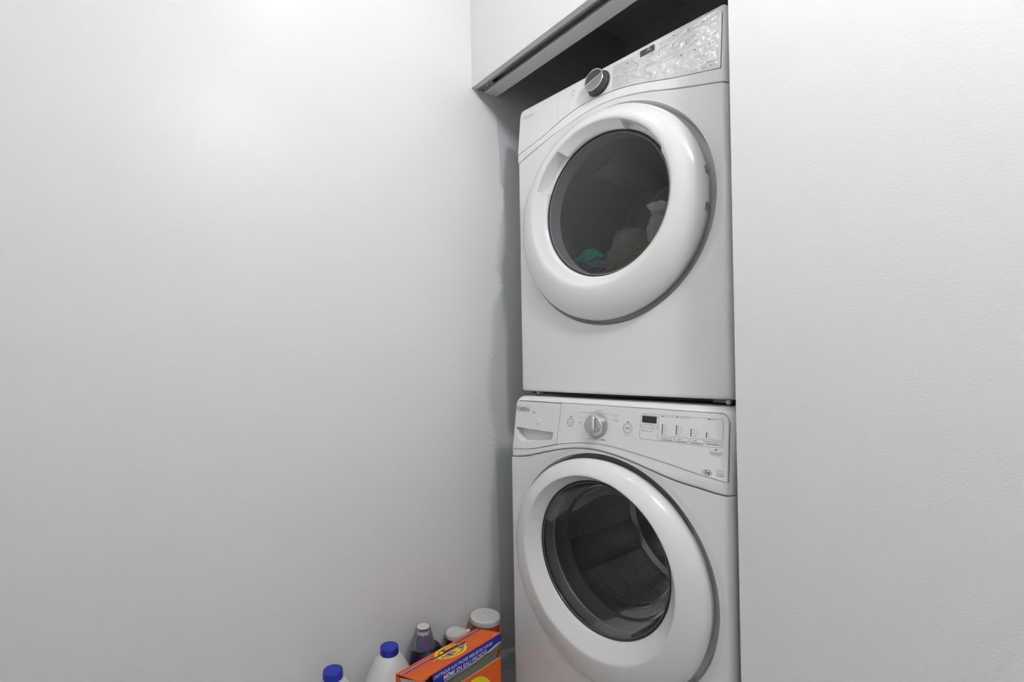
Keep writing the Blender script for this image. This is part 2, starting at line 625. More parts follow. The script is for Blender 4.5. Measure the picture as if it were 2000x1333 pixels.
def appliance_shell(t, H, DEP, v0):
    """open-fronted cabinet behind the front panels"""
    vs, fs = [], []
    r = .03
    y0 = .0275
    i0, i1, H = .003, W - .003, H - .004
    for b in ((i0, i0 + .004, y0, DEP, v0, H - r), (i1 - .004, i1, y0, DEP, v0, H - r), (i0, i1, DEP - .004, DEP, v0, H - .004), (i0, i1, y0, DEP, v0, v0 + .004)):
        box_vf(*b, vs, fs)
    # top with rounded long edges
    k = len(vs)
    prof = []
    for s in range(7):
        a = R(180 - 90 * s / 6)
        prof.append((i0 + r + r * math.cos(a), H - r + r * math.sin(a)))
    for s in range(7):
        a = R(90 - 90 * s / 6)
        prof.append((i1 - r + r * math.cos(a), H - r + r * math.sin(a)))
    for y in (.040, DEP):
        vs += [(x, y, z) for x, z in prof]
    n = len(prof)
    fs += [(k + i, k + i + 1, k + n + i + 1, k + n + i) for i in range(n - 1)]
    return obj('cabinet', vs, fs, 'enamel', t, True, 30)


def corner_pos(H, rc):
    def f(u, v):
        qu = rc - u if u < rc else (u - (W - rc) if u > W - rc else 0)
        qv = max(0, v - (H - rc))
        L = math.hypot(qu, qv)
        if qu > 0 and qv > 0 and L > rc:
            s = rc / L
            u2 = rc - qu * s if u < rc else W - rc + qu * s
            return u2, H - rc + qv * s
        return u, v
    return f


def edge_depth(u, v, H, rc, r):
    qu = rc - u if u < rc else (u - (W - rc) if u > W - rc else 0)
    qv = max(0, v - (H - rc))
    L = math.hypot(qu, qv)
    e = min(r, max(0, L - (rc - r)))
    return r - math.sqrt(max(0, r * r - e * e))


def dense(a, b, n, p=2.2):
    """n values from a to b, denser at both ends"""
    out = []
    for i in range(n):
        s = i / (n - 1)
        t = .5 * (2 * s) ** p if s < .5 else 1 - .5 * (2 * (1 - s)) ** p
        out.append(a + (b - a) * t)
    return out


def front_panel(t, cu, cv, rh, rd, fil, ddep, seam, v0, extra=None):
    """white front below the console with the round door well"""
    gap = .0012
    r, rb = .02, .008

    def inside(u, v):
        return 0 <= u <= W and v0 <= v <= seam(u) - gap

    def bound(a):
        lo, hi = .2, .9
        for _ in range(40):
            m = (lo + hi) / 2
            if inside(cu + m * math.cos(a), cv + m * math.sin(a)):
                lo = m
            else:
                hi = m
        return lo
    angs = [2 * math.pi * i / 300 for i in range(300)]
    for (u, v) in ((0, v0), (W, v0), (0, seam(0) - gap), (W, seam(W) - gap)):
        angs.append(math.atan2(v - cv, u - cu) % (2 * math.pi))
    angs = sorted(set(round(a, 6) for a in angs))

    def depth(u, v):
        rho = math.hypot(u - cu, v - cv)
        d = ddep * (1 - sstep(rd - fil, rd + fil, rho))
        e = max(0, u - (W - r))
        d += r - math.sqrt(max(0, r * r - e * e))
        e = max(0, .010 - u)
        d += .010 - math.sqrt(max(0, .0001 - e * e))
        e = max(0, rb - (v - v0))
        d += rb - math.sqrt(max(0, rb * rb - e * e))
        if extra:
            d += extra(u, v, rho)
        return d
    na, nb = 16, 26
    vs, fs = [], []
    for a in angs:
        b = bound(a)
        m = min(rd + fil, b - .003)
        rhos = [rh + (m - rh) * i / na for i in range(na)] + [m + (b - m) * (1 - (1 - i / nb) ** 1.9) for i in range(nb + 1)]
        for q in rhos:
            u, v = cu + q * math.cos(a), cv + q * math.sin(a)
            u = min(W, max(0, u))
            vs.append((u, depth(u, v), v))
        # folded edge
        u, v = cu + b * math.cos(a), cv + b * math.sin(a)
        vs.append((min(W, max(0, u)), depth(min(W, max(0, u)), v) + .020, v))
    nr = na + nb + 2
    n = len(angs)
    for i in range(n):
        j = (i + 1) % n
        for k in range(nr - 1):
            fs.append((i * nr + k, i * nr + k + 1, j * nr + k + 1, j * nr + k))
    return obj('front_panel', vs, fs, 'enamel', t, True, 50)


def gap_strip(t, seam, y=.016, w=.004):
    """white metal behind the open joint between console and front panel"""
    vs, fs = [], []
    N = 60
    for i in range(N + 1):
        u = .006 + (W - .012) * i / N
        e = max(0, u - (W - .02))
        d = .02 - math.sqrt(max(0, .0004 - e * e)) + y
        vs += [(u, d, seam(u) - w), (u, d, seam(u) + w)]
    fs = [(2 * i, 2 * i + 2, 2 * i + 3, 2 * i + 1) for i in range(N)]
    return obj('joint', vs, fs, 'enamel', t, True)


def console_frame(t, us, u0, u1, lo, a, b, hi, dfun, deep, posfun, skirt=.012):
    """console with a sunk bay (u0..u1, a..b) in which the separate panel plate sits, leaving an open joint all round"""
    cols = sorted(set([round(u, 6) for u in us if abs(u - u0) > 2e-4 and abs(u - u1) > 2e-4]))
    cols = [(u, u0 < u < u1) for u in cols] + [(u0, False), (u0 + 1e-5, True), (u1 - 1e-5, True), (u1, False)]
    cols.sort()
    n1, n2, n3 = 14, 40, 14
    vs = []
    for u, inside in cols:
        l_, h_ = lo(u), hi(u)
        uc = min(max(u, u0), u1)
        a_, b_ = a(uc), b(uc)
        a_, b_ = max(a_, l_ + .002), min(b_, h_ - .002)
        vv = [(l_ + (a_ - l_) * q, 0) for q in dense(0, 1, n1, 1.6)] + [(a_ + (b_ - a_) * i / (n2 - 1), 1) for i in range(n2)] + [(b_ + (h_ - b_) * q, 0) for q in dense(0, 1, n3, 1.6)]
        for v, k in vv:
            x, z = posfun(u, v)
            vs.append((x, dfun(x, z) + (deep(u) if inside and k else 0), z))
    nu, nv = len(cols), n1 + n2 + n3
    fs = grid_faces(nu, nv)
    loop = [i * nv for i in range(nu)] + [(nu - 1) * nv + j for j in range(1, nv)] + [i * nv + nv - 1 for i in range(nu - 2, -1, -1)] + [j for j in range(nv - 2, 0, -1)]
    k = len(vs)
    vs += [(vs[q][0], vs[q][1] + skirt, vs[q][2]) for q in loop]
    n = len(loop)
    fs += [(loop[i], k + i, k + (i + 1) % n, loop[(i + 1) % n]) for i in range(n)]
    return obj('console', vs, fs, 'enamel', t, True, 40)


# ================================================================== DRYER
DX, DY, DZ, DYAW, DH = .1444, .0833, .977, .0753, .9552
dryer = empty('clothes_dryer', (DX, DY, DZ), DYAW)
tag(dryer, 'white front-loading dryer with smoked round window stacked on top of the washer', 'dryer')
dt = dryer
appliance_shell(dt, DH + .004, .72, 0.)
d_seam2 = catmull([(0, .772), (.0728, .7947), (.149, .8168), (.22, .8329), (.3022, .846), (.3776, .8435), (.4693, .8237), (.5521, .7963), (.6868, .7581)])
d_seam1 = catmull([(.003, .8031), (.1214, .835), (.1922, .8593), (.27, .875), (.3531, .8735), (.4393, .8592), (.5512, .8266), (.6704, .7963)])
DK = (.80, .113)
d_lean = lambda v: max(0, (v - DK[0]) * DK[1])
OC = (.3385, .517)         # centre of the door outline
IC = (.337, .543)          # centre of the rim opening
GC = (.3476, .5448)        # centre of the window
def d_extra(u, v, rho):
    # soft bulge band running around the door well
    return .006 * sstep(.345, .311, rho)
front_panel(dt, OC[0], OC[1], .262, .3105, .0045, .034, d_seam2, 0., d_extra)
gap_strip(dt, d_seam2)
RC = .026
def rnd_edge(e, r):
    e = min(r, max(0, e))
    return r - math.sqrt(max(0, r * r - e * e))
def d_edge(u, v):
    return max(rnd_edge(v - (DH + .004 - .006), .006), rnd_edge(.006 - u, .006), rnd_edge(u - (W - .018), .018))
def d_cons(u, v):
    lo = d_seam2(u)
    d = -.0015 + d_lean(v) + d_edge(u, v)
    e = max(0, .0025 - (v - lo - .0012))
    d += .0025 - math.sqrt(max(0, .00000625 - min(e, .0025) ** 2))
    return d
def d_panel_top(u):
    if u > .6704 - .018:
        q = u - (.6704 - .018)
        return .9505 - .018 + math.sqrt(max(0, .018**2 - q * q))
    if u < .003 + .02:
        q = .023 - u
        return .9505 - .02 + math.sqrt(max(0, .02**2 - q * q))
    return .9505
def d_plane(u, v, off):
    e = d_edge(u, v) if u < .05 else 0
    return -.0015 + d_lean(v) + e + off
console_frame(dt, dense(0, W, 110), .0016, .6720, lambda u: d_seam2(u) + .0012, lambda u: d_seam1(max(u, .003)) - .0016, lambda u: d_panel_top(min(max(u, .003), .6704)) + .0012,
              lambda u: DH + .004, d_cons, lambda u: .009, corner_pos(DH + .004, RC))
dpanel = sheet('control_panel', dense(.003, .6704, 110), d_seam1, d_panel_top, dense(0, 1, 20), lambda u, v: d_plane(u, v, -.0014), 'enamel_panel', dt, .008)
th = math.atan(DK[1])
# printed face of the dryer panel, coordinates are (u, v)
v_ = .90
class UV(Face):
    def p(self, a, b, h=0.):
        return Vector((a, self.lean(b) - self.base - h, b))
FD = UV((0, 0, 0), (1, 0, 0), (0, 0, 1), dpanel)
FD.lean, FD.base = d_lean, .0029

def dots(F, pts, w, hh, m, name='indicator_light'):
    for (a, b) in pts:
        F.poly(name, [rect(a - w / 2, a + w / 2, b - hh / 2, b + hh / 2)], m)

FD.poly('display', [rrect(.4539, .4963, .9285, .9465, .002)], 'display')
FD.lines('print_line', [rrect(.4485, .6593, .893, .951, .006)], .0006, 'ink_faint', closed=True)
FD.lines('print_line', [[(.6585, .893), (.6585, .874), (.6487, .873), (.56, .880), (.447, .893)], [(.4485, .921), (.50, .918)], [(.4735, .921), (.4735, .927)], [(.50, .925), (.50, .95)],
                        [(.51, .936), (.655, .927)]], .0005, 'ink_faint')
dots(FD, [(.5113, .9253), (.5102, .9195), (.51, .9134), (.5099, .9076), (.5473, .9172), (.5472, .9106), (.5468, .9052), (.583, .908), (.5837, .9016)], .0026, .0026, 'ink_mid')
dots(FD, [(.5488, .942), (.5872, .9396), (.5874, .9337), (.6257, .9362), (.643, .8685), (.6072, .8725), (.5715, .8768), (.4575, .9134)], .003, .003, 'ink')
for s, a, b, w in (('More Dry', .5145, .924, .018), ('Normal', .5145, .918, .014), ('Less Dry', .5145, .912, .017), ('High', .551, .916, .009), ('Medium', .551, .910, .015), ('Low', .551, .904, .008),
                   ('On', .587, .907, .006), ('Off', .587, .9005, .007), ('Sensing', .5525, .9405, .016), ('Damp', .591, .938, .012), ('Cool Down', .591, .932, .022), ('Done', .630, .935, .012),
                   ('Delay Dry', .462, .912, .018), ('Wrinkle', .630, .861, .02), ('Static', .60, .865, .016), ('Steam', .565, .869, .015)):
    FD.text(s, a, b, .0026, 'ink_faint', w)
for (a0, a1, b0, b1, s) in ((.508, .541, .890, .900, 'Dryness'), (.5445, .577, .889, .899, 'Temp'), (.5805, .6135, .888, .898, 'Options')):
    FD.lines('button_outline', [rrect(a0, a1, b0, b1, .0025)], .0005, 'ink_faint', closed=True)
    FD.text(s, (a0 + a1) / 2, b0 + .004, .003, 'ink_faint', None, 'C')
for (a, b, r) in ((.2271, .9194, .0105), (.4133, .917, .012)):
    FD.ring('button_ring', a, b, r, r, .0006, 'ink_faint')
dots(FD, [(.2292, .9335), (.4143, .932)], .007, .0022, 'ink')
FD.ring('power_symbol', .2271, .919, .0032, .0036, .0007, 'ink_mid', n=20, a0=R(120), a1=R(420))
FD.lines('power_symbol', [[(.2271, .919), (.2271, .924)]], .0007, 'ink_mid')
FD.poly('start_symbol', [[(.408, .9135), (.4125, .917), (.408, .9205)]], 'ink_faint')
FD.lines('start_symbol', [[(.4145, .9135), (.4145, .9205)], [(.417, .9135), (.417, .9205)]], .0009, 'ink_faint')
for s, a, b, w, al in (('HEAVY DUTY', .281, .935, .022, 'R'), ('NORMAL', .281, .9215, .016, 'R'), ('CASUAL', .281, .9175, .015, 'R'), ('DELICATES', .281, .907, .022, 'R'), ('QUICK DRY', .372, .940, .025, 'L'), ('TIMED DRY', .372, .925, .024, 'L'), ('Start/Pause', .4133, .898, .019, 'C')):
    FD.text(s, a, b, .003, 'ink_faint', w, al)
FD.text('Whirlpool', .0175, .921, .0125, 'ink_faint', .05, shear=.25, bold=.02)
FD.lines('print_line', [[(.17, .955 - .004), (.167, .86)], [(.213, .912), (.213, .876)]], .0004, 'ink_faint')
FD.text('AccelerCare', .6429, .8225, .0042, 'ink_mid', .016, 'C', shear=.3, bold=.01)
FD.lines('print_line', [[(.627, .8195), (.659, .8195)]], .0005, 'ink_mid')
FD.text('Drying System', .6429, .8125, .0038, 'ink', .034, 'C')

# loose protective film on the panel
def film_d(u, v):
    w = noise.noise(Vector((u * 38, v * 60, 1.7))) * .5 + noise.noise(Vector((u * 85 + v * 40, v * 90 - u * 30, 4.2))) * .32
    r_ = 1 - abs(noise.noise(Vector((u * 26 + v * 22, v * 46 - u * 12, 9.1)))) * 2
    k = sstep(.36, .46, u) * .8 + .2
    return d_plane(u, v, -.0036) - k * (.0012 * w + .0022 * max(0, r_ - .6)) - .0006
film = sheet('protective_film', dense(.372, .666, 200, 1.2), lambda u: d_seam1(u) + .003, lambda u: d_panel_top(u) - .006, dense(0, 1, 84, 1.2), film_d, 'film', dt, 0)

# dryer knob
def knob_axis(t, ku, kv, lean, base, name):
    k = empty(name, (ku, lean(kv) - base, kv))
    k.parent = t
    k.rotation_euler = (R(90) - th, 0, 0)   # local Z points out of the panel
    return k
def lathe_part(name, prof, m, parent, n=72, **kw):
    return lathe_z(name, prof, m, parent, n, **kw)

kz = Matrix.Translation((.3222, d_lean(.9135) - .003, .9135)) @ Matrix.Rotation(R(90) - th, 4, 'X')
def put(o, mtx, parent):
    o.parent = parent
    o.matrix_local = mtx
    return o
kn = put(lathe_z('knob', [(.0, 0), (.0375, 0), (.0375, .0012), (.0335, .0016), (.0335, .004), (.0325, .024), (.0312, .0262), (.0, .0262)], 'knob_dark', None, 72), kz, dt)
put(lathe_z('base_ring', [(.0376, .0), (.0386, .0), (.0386, .0009), (.0376, .0009)], 'ink_light', None, 64), Matrix.Identity(4), kn)
put(lathe_z('chrome_rim', [(.0288, .0258), (.0316, .0256), (.0322, .0268), (.0310, .0280), (.0292, .0278), (.0286, .0266), (.0288, .0258)], 'chrome', None, 72), Matrix.Identity(4), kn)
# face: two half discs, the upper one tilted inwards as a finger grip
vs, fs = [], []
n = 28
for (a0, a1, z1, dz) in ((180, 360, .0272, .0), (0, 180, .0268, -.006)):
    k = len(vs)
    vs.append((0, 0, z1))
    for i in range(n + 1):
        a = R(a0 + (a1 - a0) * i / n)
        y = .0288 * math.sin(a)
        vs.append((.0288 * math.cos(a), y, z1 + (dz * abs(y) / .0288 if dz else 0)))
    fs += [(k, k + 1 + i, k + 2 + i) for i in range(n)]
put(obj('knob_face', vs, fs, 'knob_face', None, False), Matrix.Rotation(R(16), 4, 'Z'), kn)
vs, fs = box_vf(-.0282, .0282, -.0016, .0016, .0262, .0284)
put(obj('grip_ridge', vs, fs, 'chrome', None, False), Matrix.Rotation(R(16), 4, 'Z'), kn)

# dryer door: rim lofted from the outline to the window opening
def lerp2(a, b, f):
    return (a[0] + (b[0] - a[0]) * f, a[1] + (b[1] - a[1]) * f)
def ring_rows(OC, IC, GC, prof):
    rows = []
    for (f, g, r, d) in prof:       # f: from outline centre to rim centre, g: on to the window centre
        c = lerp2(lerp2(OC, IC, f), GC, g)
        rows.append((c[0], c[1], r, d))
    return rows
door = empty('door')
door.parent = dt
pr = [(0, 0, .290, .030), (0, 0, .2985, .006), (0, 0, .3008, -.004), (0, 0, .3016, -.0115), (.02, 0, .3006, -.0175), (.07, 0, .2968, -.0248), (.17, 0, .2893, -.0325), (.33, 0, .2780, -.0402), (.52, 0, .2645, -.0462),
      (.72, 0, .2505, -.0505), (.87, 0, .2398, -.0522), (.96, 0, .2327, -.0517), (1, 0, .2290, -.0498),
      (1, .1, .2262, -.0465), (1, .4, .2185, -.0400), (1, .75, .2095, -.0335), (1, 1, .2060, -.0300), (1, 1, .2046, -.0275), (1, 1, .2040, -.0180)]
rows = ring_rows(OC, IC, GC, pr)
PK = ((26, 67), (123.5, 157))
angs = [2 * math.pi * i / 240 for i in range(240)]
for lo, hi in PK:
    for q in (lo, hi):
        angs += [R(q - .35), R(q + .35)]
NT = ((6.3, 10.1), (349.1, 352.9))       # hinge notches in the edge
for lo, hi in NT:
    for q in (lo, hi):
        angs += [R(q - .15), R(q + .15)]
angs = sorted(angs)
pocket = {13: (.2268, -.0400), 14: (.2245, -.0240), 15: (.2190, -.0150), 16: (.2085, -.0130), 17: (.2050, -.0130), 18: (.2045, -.0120)}
def pk(ri, a, r, d):
    q = math.degrees(a)
    for lo, hi in PK:
        if lo < q < hi and ri in pocket:
            return pocket[ri]
    for lo, hi in NT:
        if lo < q < hi and ri <= 3:
            return .2860, d
    return r, d
loft('rim', rows, 'plastic_white', door, mod=pk, angs=angs, sharp=38)
loft('gasket', [(GC[0], GC[1], .2060, -.0165), (GC[0], GC[1], .2020, -.0205), (GC[0], GC[1], .1995, -.0185), (GC[0], GC[1], .1990, -.0150)], 'black', door, 160)
loft('glass_trim', [(GC[0], GC[1], .1992, -.0158), (GC[0], GC[1], .1978, -.0172), (GC[0], GC[1], .1965, -.0160)], 'ink_mid', door, 160)
# the glass, slightly domed
rws = [(GC[0], GC[1], .1985 * q, -.0155 - .0006 * (1 - q * q)) for q in (1, .85, .7, .5, .3, .12, .004)]
loft('window', rws, 'glass_dryer', door, 120, cap=True)
loft('inner_shell', [(GC[0], GC[1], .204, -.012), (GC[0], GC[1], .200, .0), (GC[0], GC[1], .198, .035), (GC[0], GC[1], .206, .040), (OC[0], OC[1], .262, .030)], 'plastic_inner', door, 120)
# dryer drum
DC = (.343, .500)
drum = loft('drum', [(DC[0], DC[1], .262, .028), (DC[0], DC[1], .285, .060), (DC[0], DC[1], .285, .50)], 'drum_grey', dt, 120, sharp=20)
loft('drum_front_ring', [(GC[0], GC[1], .21, .045), (DC[0], DC[1], .286, .062)], 'drum_grey', drum, 100)
loft('drum_back', [(DC[0], DC[1], .285, .50), (DC[0], DC[1], .282, .488), (DC[0], DC[1], .255, .488), (DC[0], DC[1], .250, .510), (DC[0], DC[1], .238, .512), (DC[0], DC[1], .232, .498), (DC[0], DC[1], .01, .498)], 'drum_grey', drum, 100, cap=True)
for q in (116, 236, 356):     # lifters
    vs, fs = [], []
    a = R(q)
    for y in (.180, .205, .46, .485):
        hh = .055 if .19 < y < .47 else .015
        for (da, rr) in ((-11, .284), (-5, .284 - hh * .8), (0, .284 - hh), (5, .284 - hh * .8), (11, .284)):
            b = a + R(da)
            vs.append((DC[0] + rr * math.cos(b), y, DC[1] + rr * math.sin(b)))
    for i in range(3):
        for k in range(4):
            fs.append((i * 5 + k, i * 5 + k + 1, (i + 1) * 5 + k + 1, (i + 1) * 5 + k))
    fs += [(0, 1, 2, 3, 4), (15, 16, 17, 18, 19)]
    obj('lifter', vs, fs, 'drum_grey', drum, True, 50)
# dryer feet and stacking hardware
for (u, d) in ((.05, .06), (W - .05, .06), (.05, .66), (W - .05, .66)):
    lathe_z('foot', [(0, -.0106), (.016, -.0106), (.018, -.008), (.012, -.006), (.012, .0)], 'black', dt, 24, loc=(u, d, 0))
box('stacking_bracket', (.050, .075, .018, .03, -.0085, -.001), 'rubber', dt, .001)
bolt('bracket_bolt', .060, .018, -.001, .006, .006, 'zinc', dt)
box('stacking_bracket', (W - .055, W - .010, .014, .03, -.009, -.001), 'rubber', dt, .001)
vs = [(W - .012 + .0055 * math.cos(2 * math.pi * i / 16), y, -.0055 + .0055 * math.sin(2 * math.pi * i / 16)) for y in (.008, -.004) for i in range(16)]
fs = [(i, (i + 1) % 16, 16 + (i + 1) % 16, 16 + i) for i in range(16)] + [tuple(range(16, 32))]
obj('leveling_bolt', vs, fs, 'zinc', dt, True, 30)
box('under_rail', (.01, W - .01, .045, .055, -.0092, .002), 'black', dt)

# ================================================================== WASHER
WX, WY, WYAW, WH = .1878, -.0093, .05, .9661
washer = empty('washing_machine', (WX, WY, 0), WYAW)
tag(washer, 'white front-loading washing machine with printed control panel standing below the dryer', 'washing machine')
wt = washer
appliance_shell(wt, WH, .74, -.015)
w_seam2 = catmull([(0, .771), (.0706, .782), (.1477, .8034), (.2191, .8215), (.2725, .8299), (.3267, .8315), (.3853, .826), (.4222, .8199), (.4912, .8038), (.5547, .789), (.6134, .781), (.6678, .7749), (.6961, .7765)])
w_seam1 = catmull([(.0135, .8011), (.096, .8098), (.1919, .833), (.2368, .8413), (.3008, .8488), (.3612, .8497), (.4181, .8444), (.4886, .8345), (.5533, .8246), (.613, .8141), (.6770, .8062)])
WK = (.80, .155)
w_lean = lambda v: max(0, (v - WK[0]) * WK[1])
WOC, WIC, WGC = (.3405, .509), (.345, .535), (.3502, .5499)
def w_extra(u, v, rho):
    return .004 * sstep(.335, .311, rho) + .007 * sstep(.365, .311, rho) * sstep(.45, .30, v)
front_panel(wt, WOC[0], WOC[1], .262, .3105, .0040, .032, w_seam2, -.015, w_extra)
gap_strip(wt, w_seam2)
# grip scoop of the detergent drawer: upper edge line and outline
def scoop(u, v, grow=0.):
    top = .868 + (.865 - .868) * (u - .0223) / (.1527) + grow
    if not (.0223 - grow < u < .1750 + grow) or v > top:
        return 0.
    s = (u - .0223) / .1527
    bot = .8276 + (.8417 - .8276) * max(0, (u - .0629) / .11) if u > .0629 else .8276 + .036 * ((.0629 - u) / .0406) ** 2.2
    if u > .165:
        bot = .8410 + .012 * ((u - .165) / .01) ** 2
    bot -= grow
    if v < bot:
        return 0.
    f = (v - bot) / max(.002, top - bot)
    return .002 + .020 * sstep(0, .10, f) + .004 * f
def w_cons(u, v):
    lo = w_seam2(u)
    d = -.0015 + w_lean(v) + edge_depth(u, v, WH, .028, .020)
    e = max(0, .006 - (v - lo - .0012))
    d += .006 - math.sqrt(max(0, .000036 - min(e, .006) ** 2))
    return d
def w_top(u):
    if u > .6755 - .019:
        q = u - (.6755 - .019)
        return .953 - .019 + math.sqrt(max(0, .019**2 - q * q))
    return .953
def w_right(v):
    return .6755 + (.6784 - .6755) * (.9366 - v) / .13
def w_plane(u, v, off):
    e = edge_depth(u, v, WH, .028, .02) if u < .04 else 0
    return -.0015 + w_lean(v) + e + off
def div(v):      # slanted joint between drawer and panel
    return .1919 + (.1975 - .1919) * (v - .833) / .119
def slanted(us, side):
    def f(u, v):
        if side == 'R':      # panel: left border slanted, right border nearly upright
            s = (u - .193) / (.6755 - .193)
            return div(v) + .0008 + s * (w_right(v) - div(v) - .0008), v
        s = (u - .0135) / (.193 - .0135)
        left = .0135 + .002 * sstep(.93, .8, v) * 0
        return left + s * (div(v) - .0008 - left), v
    return f
NU = 110
def dr_top(u):
    if u < .0135 + .014:
        q = .0275 - max(u, .0135)
        return .9505 - .014 + math.sqrt(max(0, .014**2 - q * q))
    return .9505
def w_pos(u, v):      # the right hand border of the bay leans like the panel's
    k = sstep(.55, .677, u) if u <= .677 else (W - u) / (W - .677)
    return corner_pos(WH, .028)(u + (w_right(min(v, .9366)) - .6755) * k, v)
console_frame(wt, dense(0, W, 150, 1.6) + [.1935], .0120, .6770, lambda u: w_seam2(u) + .0012, lambda u: w_seam1(max(u, .0135)) - (.0025 if u < .193 else .0014),
              lambda u: w_top(min(u, .6755)) + .0012 if u > .193 else dr_top(u) + .0022, lambda u: WH, w_cons, lambda u: .032 if u < .190 else .009, w_pos)
wpanel = sheet('control_panel', dense(.193, .6755, NU), w_seam1, w_top, dense(0, 1, 20), lambda u, v: w_plane(u, v, -.0014), 'enamel_panel', wt, .008, slanted(None, 'R'))
# detergent drawer
drawer = empty('detergent_drawer')
drawer.parent = wt
us = sorted(set([round(x, 5) for x in dense(.0135, .193, 40)] + [round(.0215 + .0016 * i, 5) for i in range(99)]))
vs, fs = [], []
ROWS = 46
for u in us:
    s0 = w_seam1(u) - .001
    st = .868 - .003 * (u - .0223) / .1527
    col = [s0 + (st - s0) * i / 30 for i in range(31)] + [st + .0003] + [st + .0003 + (dr_top(u) - st - .0003) * i / 14 for i in range(1, 15)]
    for v in col:
        uu, vv = slanted(None, 'L')(u, v)
        sc_ = scoop(uu, vv)
        vs.append((uu, w_plane(uu, vv, -.0018) + sc_, vv))
nv, nu = 46, len(us)
fs = grid_faces(nu, nv)
loop = [i * nv for i in range(nu)] + [(nu - 1) * nv + j for j in range(1, nv)] + [i * nv + nv - 1 for i in range(nu - 2, -1, -1)] + [j for j in range(nv - 2, 0, -1)]
k = len(vs)
vs += [(vs[q][0], vs[q][1] + .014, vs[q][2]) for q in loop]
fs += [(loop[i], k + i, k + (i + 1) % len(loop), loop[(i + 1) % len(loop)]) for i in range(len(loop))]
obj('drawer_front', vs, fs, 'enamel_panel', drawer, True, 55)
FDr = UV((0, 0, 0), (1, 0, 0), (0, 0, 1), drawer)
FDr.lean, FDr.base = w_lean, .0033
FDr.text('Whirlpool', .0150, .9195, .0145, 'logo_grey', .058, shear=.1, bold=.03)
FDr.ring('logo_swirl', .0475, .9265, .0165, .0042, .0011, 'logo_grey', n=40, a0=R(-40), a1=R(250))
sw = [(.0335 + .026 * math.cos(a) * .55 + .0075 * math.sin(a), .926 + .0105 * math.cos(a) + .0012 * math.sin(a)) for a in [2 * math.pi * i / 36 for i in range(33)]]
FDr.lines('logo_swirl', [[(x + .010, y) for x, y in sw]], .0012, 'logo_grey', h=.0005)
FDr.text('Duet', .0840, .9155, .0065, 'logo_grey', .0160, shear=.3, bold=.02)
em = put(lathe_z('drawer_emblem', [(.0, 0), (.0085, 0), (.0085, .0012), (.0062, .0024), (.004, .0014), (.0, .0014)][0:], 'plastic_white', None, 32), Matrix.Translation((.1125, w_lean(.893) - .0033, .893)) @ Matrix.Rotation(R(90) - math.atan(WK[1]), 4, 'X'), drawer)
FDr.text('HE', .1135, .8825, .0028, 'ink_light', .007, 'C')

FW = UV((0, 0, 0), (1, 0, 0), (0, 0, 1), wpanel)
FW.lean, FW.base = w_lean, .0029
FW.poly('display', [rrect(.4642, .504, .918, .935, .0008)], 'display')
FW.lines('print_line', [rrect(.4601, .6640, .8775, .9405, .007)], .0006, 'ink_mid', closed=True)
FW.lines('print_line', [[(.5097, .938), (.5093, .879)]], .0006, 'ink_mid')
FW.lines('button_outline', [rrect(.4622, .5068, .9050, .9125, .0018)], .0006, 'ink_mid', closed=True)
FW.text('-', .4715, .9065, .0055, 'ink', .004, 'C')
FW.text('I', .4845, .9068, .0034, 'ink_mid', .0007, 'C')
FW.text('+', .4950, .9060, .0055, 'ink', .0045, 'C')
FW.text('Estimated Time Remaining', .4645, .9362, .0018, 'ink_mid', .039)
FW.text('Hours : Minutes', .484, .9145, .0018, 'ink_mid', .022, 'C')
dots(FW, [(.4682, .8985)], .0048, .0019, 'ink')
FW.text('Delay Wash', .4735, .8965, .0031, 'ink_mid', .0235)
dots(FW, [(.519, .9369), (.5567, .9379), (.6318, .9385)], .0046, .0019, 'ink')
FW.text('Door Locked', .5239, .9352, .0027, 'ink_mid', .0235)
FW.text('Add Garment', .5625, .9362, .0027, 'ink_mid', .0245)
FW.text('Done', .6368, .9370, .0028, 'ink_mid', .0105)
for (a, b0, b1, words) in ((.5200, .8946, .9182, ('Hot', 'Warm', 'Cool', 'Cold')), (.5561, .8959, .9189, ('Fast', 'Medium', 'Slow', 'Off')), (.5920, .8961, .9138, ('Heavy', 'Normal', 'Light')), (.6282, .8971, .9086, ('On', 'Off'))):
    FW.poly('indicator_bar', [rect(a - .0011, a + .0011, b0, b1)], 'ink')
    k = len(words)
    for i, s in enumerate(words):
        FW.text(s, a + .0040, b1 - .0038 - i * (b1 - b0 - .0030) / max(1, k - 1) * .93, .0028, 'ink_mid', .0022 * len(s))
for (a0, a1, b0, b1, s, w) in ((.5183, .5512, .8798, .8915, 'Wash Temp', .025), (.5545, .5865, .8800, .8918, 'Spin', .0095), (.5905, .6227, .8805, .8925, 'Soil', .0085), (.6262, .6593, .8823, .8935, 'Extra Rinse', .0255)):
    FW.lines('button_outline', [rrect(a0, a1, b0, b1, .0022)], .0006, 'ink_mid', closed=True)
    FW.text(s, a0 + .0035 if len(s) > 5 else a0 + .0065, b0 + .0052, .0036, 'ink', w)
    FW.poly('button_underline', [rect(a0 + .0035, a1 - .0035, b0 + .0012, b0 + .0023)], 'ink')
dots(FW, [(.6504, .8725)], .006, .0022, 'ink')
FW.text('Control Lock', .6506, .8650, .0038, 'ink', .027, 'C')
FW.poly('button_underline', [rect(.6380, .6632, .8624, .8633)], 'ink')
FW.text('Hold 3 Seconds', .6506, .8590, .0021, 'ink_mid', .0205, 'C')
FW.ring('emblem_ring', .6343, .8203, .0098, .0058, .0009, 'ink', n=40)
FW.text('he', .6343, .8170, .0080, 'ink', .0125, 'C', shear=.25, bold=.03)
FW.poly('energy_mark', [rect(.6540, .6706, .8154, .8300)], 'ink_light', h=.0002)
FW.poly('energy_mark', [rect(.6546, .6700, .8195, .8294)], 'box_white', h=.0004)
